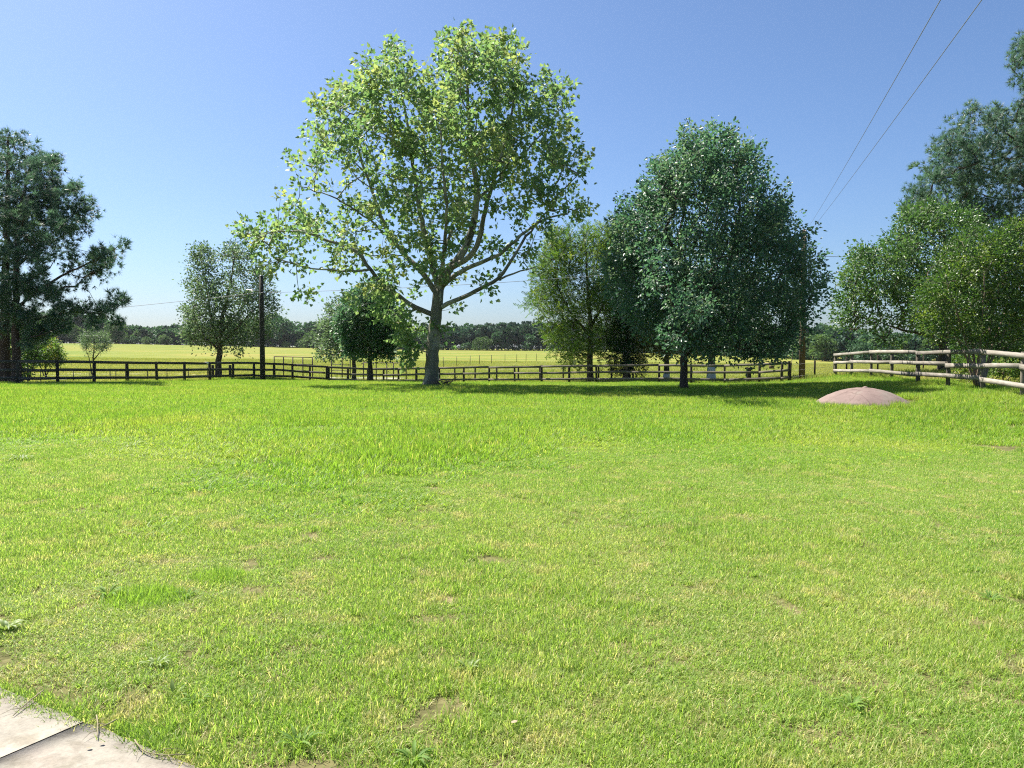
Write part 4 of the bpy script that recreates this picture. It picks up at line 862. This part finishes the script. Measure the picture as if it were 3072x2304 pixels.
# trees that stand out in front of the wood
for px, wpx, hpx, kind, mt, lab, nm, sd in [
        (222, 62, 58, 'broad', 'wood_light', 'light green bushy tree at the hayfield edge right of the pines', 'edge_tree', 1), (358, 66, 66, 'broad', 'wood_light', 'round mid green tree at the hayfield edge, left of the two small bushes', 'edge_tree', 2),
        (440, 30, 28, 'bush', 'wood_light', 'small round bush at the far hayfield edge, left of its neighbour bush', 'edge_bush', 3), (492, 44, 34, 'bush', 'wood_light', 'wider pale bush at the far hayfield edge just left of the silvery elm', 'edge_bush', 4),
        (838, 80, 86, 'broad', 'wood_leaf', 'tall rounded tree at the hayfield edge right of the dark utility pole', 'edge_tree', 5), (925, 70, 50, 'bush', 'wood_light', 'broad bush at the hayfield edge left of the small rounded pear', 'edge_bush', 6),
        (1438, 62, 44, 'bush', 'wood_light', 'broad bush in front of the far pines right of the sycamore trunk', 'edge_bush', 7), (1490, 40, 60, 'broad', 'wood_leaf', 'upright oak against the far pines right of the sycamore', 'edge_tree', 8),
        (2475, 96, 84, 'broad', 'wood_light', 'broad leafy tree at the field edge right of the brown utility pole', 'edge_tree', 9), (2590, 80, 66, 'broad', 'wood_leaf', 'low leafy tree at the field edge seen over the start of the weathered fence', 'edge_tree', 10)]:
    Dd = line_D(px) - 7; b = G(px, Dd); rt = empty(nm, b, lab, 'tree' if nm == 'edge_tree' else 'bush')
    p, ax, nr, s, rn, tn = far_tree(kind, 500 + sd, 1500); h = hpx * Dd / F; w = wpx * Dd / F / (p[:, 0].max() - p[:, 0].min())
    build_leaves('crown', p * np.array((w, w, h)), ax, nr, s * h * .62, rn, tn, 'clump', M[mt], rt, (0, 0, 0))
    mb = MB(); mb.tube([(0, 0, -.2), (0, 0, h * .3), (0, .05, h * .6)], [.03 * h, .022 * h, .01 * h], 6); mb.build('trunk', M['bark'], rt)
Dd = 385; b = G(858, Dd); rt = empty('edge_bush', b, 'pale grey green shrub at the far field edge beside the dark pole', 'bush')
p, ax, nr, s, rn, tn = far_tree('bush', 533, 500); build_leaves('crown', p * np.array((4.5, 4.5, 3.4)), ax, nr, s * 3, rn, tn, 'clump', M['pale_weed'], rt, (0, 0, 0))
mb = MB(); mb.tube([(0, 0, -.2), (0, 0, 1.2)], [.12, .05], 6); mb.build('stem', M['bark'], rt)

# ------------------------------------------------------------------ fences
rf = np.random.default_rng(9)
def unit(v): return v / (np.linalg.norm(v) + 1e-9)
def rail_obj(a, b, h, t, mat, parent, off, wob=.005):
    """one board from a to b, height h, thickness t; slightly warped, square cut ends"""
    a, b = np.asarray(a, float), np.asarray(b, float); L = np.linalg.norm(b - a); x = unit(b - a); y = unit(np.cross((0, 0, 1), x)); z = np.cross(x, y)
    n = 5; v = []; f = []
    for i in range(n):
        u = i / (n - 1) * L; dz = wob * rf.normal() if 0 < i < n - 1 else 0; dy = wob * .7 * rf.normal() if 0 < i < n - 1 else 0
        hh = h / 2 * (1 + .02 * rf.normal())
        v += [(u, dy - t / 2, dz - hh), (u, dy + t / 2, dz - hh), (u, dy + t / 2, dz + hh), (u, dy - t / 2, dz + hh)]
    for i in range(n - 1):
        for k in range(4): f.append((i * 4 + k, i * 4 + (k + 1) % 4, (i + 1) * 4 + (k + 1) % 4, (i + 1) * 4 + k)[::-1])
    f += [(0, 1, 2, 3), tuple(reversed([(n - 1) * 4 + k for k in range(4)]))]
    mb = MB(); mb.add(v, f); o = mb.build('rail', mat, parent)
    from mathutils import Matrix
    o.matrix_local = Matrix(((x[0], y[0], z[0], a[0] - off[0]), (x[1], y[1], z[1], a[1] - off[1]), (x[2], y[2], z[2], a[2] - off[2]), (0, 0, 0, 1)))
    return o
def post_obj(p, h, r_, mat, parent, off, sides=10, lean=.012, name='post'):
    mb = MB(); mb.tube([(0, 0, -.35), (0, 0, h * .5), (0, 0, h - .012), (0, 0, h)], [r_, r_ * .98, r_ * .95, r_ * .82], sides)
    o = mb.build(name, mat, parent, None, sides > 6)
    o.location = np.asarray(p) - off; o.rotation_euler = (rf.normal() * lean, rf.normal() * lean, rf.random() * 6.28 if sides > 4 else math.pi / 4)
    return o
def board_fence(name, label, pts, rails, ph, mats, rail_h, thick, span=2, pr=.075, side=-1, jitter=.01, sides=10, taper=None):
    """pts: post ground positions in order; rails: heights above ground of the board centres"""
    off = pts[len(pts) // 2]; root = empty(name, off, label, 'fence')
    for p in pts: post_obj(p, ph + .02 * rf.normal(), pr * (1 + .08 * rf.normal()), mats[1], root, off, sides)
    for ri, hz in enumerate(rails):
        i = 0; first = True
        st = [span] * 99
        if ri % 2: st[0] = 1
        k = 0
        while i < len(pts) - 1:
            j = min(len(pts) - 1, i + st[k]); k += 1
            for s in range(i, j):     # a board that bends with the ground is cut at the posts where the line turns
                pass
            a, b = pts[i].copy(), pts[j].copy()
            d = unit((b - a) * (1, 1, 0)); nrm = np.array((d[1], -d[0], 0)); 
            if nrm[:2] @ a[:2] > 0: nrm = -nrm
            o_ = nrm * (pr + thick / 2 + .002)
            e = .004
            a2 = a + o_ + (0, 0, hz + jitter * rf.normal()) + d * e; b2 = b + o_ + (0, 0, hz + jitter * rf.normal()) - d * e
            rail_obj(a2, b2, rail_h, thick, mats[0], root, off)
            i = j
    return root, off
def line_pts(spec):
    return [G(px, D) for px, D in spec]
# left fence: posts read off one by one
lf = [(-120, 33.6), (-35, 33.8), (50, 34.2), (171, 35.3), (280, 36.6), (379, 38.2), (469, 39.8), (552, 41.4), (628, 43.2), (698, 45.0), (761, 46.8), (822, 48.4), (877, 50), (929, 51.5), (979, 49.5)]
board_fence('board_fence', 'dark three rail board fence along the left of the lawn', line_pts(lf), (1.07, .70, .33), 1.14, (M['fence_dark'], M['post_dark']), .13, .032, 2, .075)
# middle fence
mf = [(985, 49.6), (1043, 50.2), (1103, 50.4), (1150, 50.3), (1195, 50.0), (1248, 49.6), (1318, 49.2), (1391, 48.8), (1467, 48.3), (1544, 47.7), (1625, 47.0), (1708, 46.4), (1790, 45.6), (1882, 44.8), (1978, 44.0), (2074, 43.1), (2175, 42.2), (2279, 41.1), (2345, 40.3), (2369, 40.1)]
board_fence('board_fence', 'long brown board fence running behind the sycamore and the big pear', line_pts(mf), (1.06, .68, .30), 1.12, (M['fence_mid'], M['post_dark']), .13, .032, 2, .07)
# weathered fence on the right
rfp = [(2507, 39.6), (2556, 36.8), (2615, 33.6), (2677, 31.0), (2756, 28.3), (2846, 25.6), (2952, 22.6), (3072, 19.9), (3230, 17.2)]
board_fence('board_fence', 'pale weathered three rail fence of warped boards at the right', line_pts(rfp), (1.20, .80, .40), 1.22, (M['fence_grey'], M['post_grey']), .145, .036, 2, .068, jitter=.022)

# unmown weeds left standing along the fence lines
fl_ = []
for spec in (lf, mf, rfp):
    W3 = np.array(line_pts(spec)); fl_.append(resample(W3, .33)[:, :2])
fl_ = np.concatenate(fl_); n = len(fl_); rq = np.random.default_rng(61); fl_ = fl_ + rq.normal(size=fl_.shape) * .16
kp = hash_noise(fl_, .35, 71) > .38; fl_ = fl_[kp]; n = len(fl_)
scatter('fence_line_weeds', tall, np.column_stack([fl_, terrain(fl_)]), rq.random(n) * 6.28, np.column_stack([np.full(n, .6), np.full(n, .6), 1.0 + 1.2 * hash_noise(fl_, .8, 72)]), rq.integers(0, 6, n), 'tall unmown grass and weeds along the foot of the fences')

# wire fences: steel posts with strands
def wire_fence(name, label, spec, h, wires, r_=.022, mat='t_post'):
    pts = line_pts(spec); off = pts[len(pts) // 2]; root = empty(name, off, label, 'fence')
    for p in pts:
        mb = MB(); mb.box((0, 0, h / 2 - .15), (r_, r_ * .25, h / 2 + .15)); mb.box((0, -r_ * .65, h / 2 - .15), (r_ * .25, r_ * .4, h / 2 + .15))
        o = mb.build('post', M[mat], root); o.location = p - off; o.rotation_euler = (rf.normal() * .02, rf.normal() * .02, rf.random())
    for w in wires:
        mb = MB(); mb.tube([p + (0, 0, h * w) for p in pts], .004, 4); mb.build('wire', M['wire'], root, off)
    return root
wire_fence('wire_fence', 'low steel post wire fence just behind the dark left fence', [(-60, 43), (45, 43), (87, 43.2), (120, 43.4), (171, 43.6), (219, 43.8), (268, 44), (329, 44.3), (346, 44.4), (384, 44.8), (441, 45.4), (500, 46), (564, 46.8), (622, 47.6), (690, 48.6)], .78, (.95, .6, .3))
wire_fence('wire_fence', 'thin wire fence crossing the hayfield right of the sycamore trunk', [(1240, 84), (1290, 87), (1330, 90), (1370, 94), (1410, 98), (1438, 102), (1475, 107), (1515, 113), (1550, 119), (1578, 125), (1610, 132), (1640, 139), (1670, 147), (1700, 155), (1735, 165), (1770, 175)], 1.3, (.95, .65, .35), .035)
wire_fence('wire_fence', 'short wire fence between the brown pole and the weathered fence', [(2372, 40.6), (2445, 40.4), (2504, 40.6), (2541, 41), (2634, 41.5), (2770, 42)], 1.05, (.9, .6, .3), .05, 'post_dark')
# second row of posts and boards seen through the long fence
bf = [(1365, 56), (1425, 55.6), (1490, 55), (1555, 54.3), (1620, 53.5), (1690, 52.6), (1796, 51.5), (1835, 51), (1900, 50.4)]
off = G(1620, 53.5); root = empty('post_row', off, 'row of stub posts standing behind the long brown fence', 'fence')
for p in line_pts(bf): post_obj(p, 1.05, .06, M['post_dark'], root, off, 8)
mb = MB(); mb.tube([p + (0, 0, .9) for p in line_pts(bf)], .006, 4); mb.build('wire', M['wire'], root, off)
# two stub posts beside the elm
for px, hh, lab in ((637, .95, 'short dark post just left of the elm trunk'), (690, .95, 'short dark post just right of the elm trunk')):
    p = G(px, 44.6); rt = empty('stub_post', p, lab, 'post', None); post_obj(p, hh, .085, M['post_dark'], rt, p, 12); mb = MB(); mb.tube([(0, 0, hh - .25), (0, 0, hh - .23)], [.09, .09], 12); mb.build('wire_wrap', M['wire'], rt)
# gate stub post and angled stake by the long fence end
p = G(2248, 42.6); rt = empty('stub_post', p, 'stout dark stump post beside the brown fence right end', 'post'); post_obj(p, .92, .13, M['post_dark'], rt, p, 12); mb = MB(); mb.tube([(0, 0, .80), (0, 0, .86)], [.137, .137], 12); mb.build('band', M['pipe'], rt)
p = G(2372, 40.9); rt = empty('stake', p, 'thin leaning wooden stake beside the brown utility pole', 'stake'); mb = MB(); mb.tube([(0, 0, -.2), (.05, 0, .9), (.10, 0, 1.62)], [.02, .018, .014], 6); mb.build('shaft', M['pole'], rt)
# pipe corral panels
def corral(label, spec, h, rails, posts_extra=()):
    pts = line_pts(spec); off = pts[0]; root = empty('corral_panel', off, label, 'corral')
    for p in pts:
        mb = MB(); mb.tube([(0, 0, -.3), (0, 0, h)], .045, 8); o = mb.build('post', M['pipe'], root); o.location = p - off
    for w in rails:
        mb = MB(); mb.tube([p + (0, 0, h * w) for p in pts], .035 if w > .9 else .026, 6); mb.build('rail', M['pipe'], root, off)
corral('rusty pipe corral beyond the dark fence right of the dark pole', [(822, 62), (850, 62.5), (878, 62.5), (908, 62.5), (937, 62)], 1.75, (.99, .66, .36))
corral('rusty pipe corral beyond the fence behind the small rounded pear', [(994, 63), (1026, 62), (1050, 62)], 1.75, (.99, .68, .4))
corral('heavier pipe pen left of the sycamore trunk beyond the fence', [(1090, 60), (1128, 59.5), (1160, 59.5), (1180, 59.5), (1218, 59)], 1.45, (.99, .62))
# notices on the fences
p = G(622, 43.0); rt = empty('fence_notice', p + (0, 0, 1.06), 'small pale blank plate on the dark fence top rail', 'sign')
rt.location = (p[0], p[1] - .135, p[2] + 1.07); mb = MB(); mb.box((0, 0, 0), (.11, .006, .06)); mb.build('plate', M['sign_pale'], rt)
mb = MB(); mb.tube([(-.08, -.004, .03), (-.08, -.012, .03)], .008, 6); mb.tube([(.08, -.004, .03), (.08, -.012, .03)], .008, 6); mb.build('screws', M['metal'], rt)
p = G(2313, 40.7); rt = empty('fence_notice', (p[0], p[1] - .135, p[2] + .93), 'small brown blank board on the brown fence near its right end', 'sign')
mb = MB(); mb.box((0, 0, 0), (.125, .009, .085)); mb.build('plate', M['sign_brown'], rt); mb = MB(); mb.tube([(-.09, -.006, .05), (-.09, -.014, .05)], .008, 6); mb.tube([(.09, -.006, .05), (.09, -.014, .05)], .008, 6); mb.build('screws', M['metal'], rt)

# ------------------------------------------------------------------ utility poles and wires
def pole(px, D, h, r0, r1, mat, label):
    p = G(px, D); rt = empty('utility_pole', p, label, 'pole')
    mb = MB(); mb.tube([(0, 0, -.4), (0, 0, h * .35), (0, 0, h * .7), (0, 0, h)], [r0, r0 * .93, (r0 + r1) / 2, r1], 14); mb.build('shaft', M[mat], rt, None, True)
    mb = MB(); mb.tube([(0, 0, h), (0, 0, h + .02)], [r1 * 1.04, r1 * .8], 14); mb.build('cap', M['metal'], rt)
    return p, rt
pp, rt = pole(787, 45.6, 6.25, .155, .11, 'pole_dark', 'dark slim utility pole behind the left fence by the elm')
mb = MB(); mb.tube([(-.9, 0, 5.42), (-.12, 0, 5.34)], .025, 6); mb.build('bracket', M['metal'], rt)
z_at = P(787, 882, 45.6)[2] - pp[2]
mb = MB(); mb.tube([(0, -.12, z_at - .05), (0, -.24, z_at), (0, -.24, z_at + .08)], [.02, .03, .03], 8); mb.build('insulator', M['glassy'], rt)
pq, rt = pole(2407, 42.0, 8.2, .17, .12, 'pole', 'brown utility pole half hidden by the right side of the big pear')
zb = P(2407, 772, 42.0)[2] - pq[2]
for zz_, dy in ((zb, -.2), (7.75, -.2), (8.05, -.2)):
    mb = MB(); mb.tube([(0, -.1, zz_ - .05), (0, dy - .05, zz_), (0, dy - .05, zz_ + .08)], [.02, .03, .03], 8); mb.build('insulator', M['glassy'], rt)
mb = MB(); mb.box((-.06, -.2, 3.05), (.09, .05, .14)); mb.build('service_box', M['metal'], rt)
def sag_wire(a, b, sag, r_, label):
    a, b = np.asarray(a), np.asarray(b); t = np.linspace(0, 1, 28)[:, None]
    q = a + (b - a) * t; q[:, 2] -= (4 * sag * t * (1 - t))[:, 0]
    mb = MB(); mb.tube(q - a, r_, 5); o = mb.build('overhead_wire', M['cable'], None); o.location = a
    return tag(o, label, 'wire', 'overhead wires')
wa = pp + (0, -.24, z_at + .06); wb = pq + (0, -.25, zb + .06)
sag_wire(wa, wb, .35, .013, 'sagging overhead wire strung between the dark pole and the brown pole')
sag_wire(P(-500, 985, 60), wa, .25, .013, 'overhead wire running left from the dark pole behind the pines')
sag_wire(wb, P(3300, 762, 50), .2, .013, 'level overhead wire running right from the brown pole behind the oak')
for h_, (ux, uy), lab in ((8.11, (2805, 0), 'higher of two overhead wires climbing from the brown pole to the top edge'), (7.81, (2924, 0), 'lower of two overhead wires climbing from the brown pole to the top edge')):
    a = pq + (0, -.25, h_); m_ = P(ux, uy, 7.0); d = m_ - a; b = a + d * ((a[1] + 4) / (a[1] - m_[1]))
    sag_wire(a, b, .12, .004, lab)

# ------------------------------------------------------------------ buried shelter dome
zc = tz(*DOME); rt = empty('shelter_dome', (DOME[0], DOME[1], zc), 'low pink concrete dome half sunk in the lawn at the right', 'shelter')
Rd, Hd = 1.28, .46; v = []; f = []; nr_, ns = 12, 40; rr = np.random.default_rng(3)
for i in range(nr_ + 1):
    t = i / nr_; rho = Rd * t; z = Hd * (1 - t ** 2.1) - .03
    for k in range(ns):
        a = 2 * math.pi * k / ns; q = rho * (1 + .012 * math.sin(3 * a + 1) + .01 * math.sin(5 * a)); v.append((q * math.cos(a), q * math.sin(a), z + .004 * rr.normal() - .05 * t * math.cos(a - .3)))
for k in range(ns): v.append((1.03 * Rd * math.cos(2 * math.pi * k / ns), 1.03 * Rd * math.sin(2 * math.pi * k / ns), -.3))
for i in range(nr_ + 1):
    for k in range(ns): f.append((i * ns + k, (i + 1) * ns + k, (i + 1) * ns + (k + 1) % ns, i * ns + (k + 1) % ns))
mb = MB(); mb.add(v, f); mb.build('shell', M['dome'], rt, None, True)
mb = MB(); mb.tube([(0, 0, Hd - .06), (0, 0, Hd - .02), (0, 0, Hd + .01)], [.10, .075, .02], 12); mb.build('top_cap', M['dome'], rt, None, True)
mb = MB(); mb.tube([(-.12, -.42, Hd - .115), (.0, -.44, Hd - .10), (.12, -.42, Hd - .115)], .012, 6); mb.build('lifting_ring', M['pipe'], rt)

# ------------------------------------------------------------------ brush pile at the sycamore's foot
p = G(1330, 32.6); rt = empty('brush_pile', p, 'small heap of dead sticks at the foot of the sycamore', 'brush pile'); rb = np.random.default_rng(12)
for k in range(34):
    a = rb.random() * 6.28; L = .25 + .5 * rb.random(); c = np.array((rb.normal() * .22, rb.normal() * .16, .06 + .22 * rb.random()))
    d = np.array((math.cos(a), math.sin(a), .25 * rb.normal())) * L / 2
    mb = MB(); mb.tube([c - d, c + rb.normal(size=3) * .03, c + d], [.014, .013, .006], 5); mb.build('stick', M['twig'], rt)
mb = MB(); mb.tube([(.2, 0, .1), (.45, 0, .35), (.62, 0, .5)], [.02, .015, .008], 6); mb.build('stick', M['twig'], rt)

# ------------------------------------------------------------------ weeds standing out of the lawn
def weed(px, py, n, L, w, arch, mat, label, seed, name='weed', spread=.03):
    n = int(n * 1.5)
    q = on_ground(px, py); z = tz(*q); rt = empty(name, (q[0], q[1], z), label, 'weed'); rw = np.random.default_rng(seed)
    for k in range(n):
        a = k * 2.4 + rw.normal() * .3; d = np.array((math.cos(a), math.sin(a), 0)); s = np.array((-d[1], d[0], 0)); Lk = .47 * L * (.65 + .6 * rw.random())
        b = d * spread * rw.random(); vs = []; m = 6; th = .15 + .3 * rw.random(); pnt = b.copy(); fs = []
        for i in range(m + 1):
            t = i / m; ww = .62 * w * (math.sin(math.pi * (.12 + .88 * t)) if i < m else 0) * .5; fold = np.array((0, 0, ww * .5))
            vs += [pnt - s * ww + fold, pnt, pnt + s * ww + fold]; th2 = th + .3 + arch * t * (1.2 + .5 * rw.random()); pnt = pnt + (d * math.sin(th2) + np.array((0, 0, math.cos(th2)))) * Lk / m
        for i in range(m):
            o_ = i * 3; fs += [(o_, o_ + 1, o_ + 4, o_ + 3), (o_ + 1, o_ + 2, o_ + 5, o_ + 4)]
        V = np.array(vs); V[:, 2] = np.maximum(V[:, 2], .004)
        me = mesh_np('leaf', V, np.array(fs).ravel(), np.full(len(fs), 4), {'rnd': np.full(len(V), rw.random()), 'tint': np.full(len(V), rw.random())}, True); obj('leaf', me, M[mat], rt)
    return rt
weed(320, 1795, 13, .32, .020, 1.5, 'weed_leaf', 'arching wide bladed grass weed left of the bright grass tufts', 1)
weed(20, 1895, 12, .20, .034, 1.3, 'pale_weed', 'pale broad leaved weed at the left edge of the lawn', 2)
weed(560, 1795, 9, .19, .014, 1.1, 'weed_leaf', 'small upright grass weed beside the bright grass tuft', 3)
weed(468, 2000, 9, .15, .020, 1.2, 'pale_weed', 'pale rosette weed in the lawn above the sidewalk joint', 4)
weed(590, 2110, 9, .14, .020, 1.2, 'weed_leaf', 'bright rosette weed right of the sidewalk corner', 5)
weed(520, 2090, 4, .12, .030, .4, 'pale_weed', 'upright yellow green leaf sprout near the sidewalk', 6)
weed(895, 2240, 10, .20, .020, .9, 'weed_leaf', 'leafy sprig at the bottom edge right of the sidewalk', 7)
weed(1240, 2285, 10, .16, .026, 1.1, 'weed_leaf', 'bright leafy weed at the bottom edge near the middle', 8)
weed(2556, 2115, 12, .15, .020, 1.1, 'weed_leaf', 'starry bright weed in the lower right lawn', 9)
weed(2970, 1795, 12, .18, .022, 1.0, 'weed_leaf', 'leafy bright weed at the right edge of the mown lawn', 10)
weed(2925, 1705, 9, .13, .022, 1.0, 'weed_leaf', 'smaller bright weed above the leafy one at the right edge', 11)
weed(2520, 1485, 22, .26, .012, .9, 'weed_leaf', 'dark green grass tussock in the mown lawn below the dome', 12, spread=.14)
weed(1405, 2010, 6, .13, .024, .8, 'pale_weed', 'pale folded weed leaf sprig in the middle foreground', 13)
weed(60, 1385, 18, .42, .022, 1.3, 'pale_weed', 'clump of long pale blades at the far left mowing edge', 14, spread=.1)
weed(400, 1345, 20, .42, .022, 1.3, 'pale_weed', 'clump of long pale blades in the left long grass', 15, spread=.12)
# bright fine-bladed tufts
bt = [blade_patch('bright_tuft', 2600, .62, .05, .13, .0030, .9, 200 + i, 3, M['g_mound'], dome=.85) for i in range(2)]
for px, py, sc, lab, k in ((440, 1800, .95, 'bright fine bladed grass mound left of the smaller mound', 0), (655, 1735, .72, 'small bright fine bladed grass mound in the left lawn', 1)):
    q = on_ground(px, py); o = obj('grass_mound', bt[k].data, None); o.location = (q[0], q[1], tz(*q)); o.scale = (sc, sc * .8, sc); tag(o, lab, 'grass mound')

# dry runners and twigs on the sidewalk
def runner(pts, label, seed):
    rr_ = np.random.default_rng(seed); W3 = np.array([np.append(on_ground(a, b), .034) for a, b in pts]); off = W3[0].copy()
    rt = empty('dry_runner', off, label, 'twig'); q = resample(W3, .03); q[:, 2] += .004 * rr_.random(len(q))
    mb = MB(); mb.tube(q, np.linspace(.0032, .0018, len(q)), 5); mb.build('stem', M['dry_runner'], rt, off)
    for i in range(1, len(q) - 1, 2):
        d = unit(q[i + 1] - q[i - 1]); s = np.array((-d[1], d[0], 0)) * (1 if rr_.random() > .5 else -1); L = .03 + .05 * rr_.random()
        mb = MB(); mb.tube([q[i], q[i] + (s * .7 + d * .5) * L * .6 + (0, 0, .006), q[i] + (s * .8 + d * .9) * L], [.0016, .0012, .0005], 4); mb.build('shoot', M['dry_runner'], rt, off)
runner([(130, 2095), (85, 2130), (40, 2172)], 'dry forked grass runner lying on the left sidewalk slab', 1)
runner([(290, 2170), (295, 2200), (292, 2240)], 'dry grass runner lying across the sidewalk just right of the joint', 2)
runner([(350, 2185), (310, 2205), (295, 2212)], 'dry side runner meeting the runner right of the sidewalk joint', 4)
runner([(405, 2245), (420, 2275), (470, 2295), (560, 2290)], 'curved dry runner along the sidewalk edge at the bottom', 3)
for px, py, lab in ((278, 2268, 'small dry leaf on the sidewalk near the bottom edge'), (314, 2252, 'tiny dark leaf scrap on the sidewalk right of the runner'), (1545, 2198, 'curled tan dry leaf in the bottom middle lawn'), (2826, 1637, 'pale curled dry leaf in the right lawn')):
    q = on_ground(px, py); z = .033 if walk_dist(q) > 0 else .05; s = .02 if walk_dist(q) > 0 else .034
    a = [(0, 0), (.4, .35), (.28, .8), (0, 1.1), (-.3, .7), (-.38, .3)]; v = np.array([(x * s, y * s, .5 * s * x * x + .35 * s * (y - .5) ** 2) for x, y in a])
    mb = MB(); mb.add(v, [(0, 1, 2, 3), (0, 3, 4, 5)]); o = mb.build('dry_leaf', M['dry_leaf']); o.location = (q[0], q[1], z); o.rotation_euler = (.1, .15, px % 6); tag(o, lab, 'leaf')

# ------------------------------------------------------------------ hazy summer air
m, n, l, o = mat_new('hazy_air'); vol = n.new('ShaderNodeVolumePrincipled')
vol.inputs['Color'].default_value = (.93, .96, 1.0, 1); vol.inputs['Density'].default_value = .00006; vol.inputs['Anisotropy'].default_value = .3
l.new(vol.outputs[0], o.inputs['Volume'])
mb = MB(); mb.box((0, 1000, 12), (4200, 4200, 17)); hz_o = mb.build('haze', m); tag(hz_o, 'thin summer haze filling the air over the fields', kind='stuff')
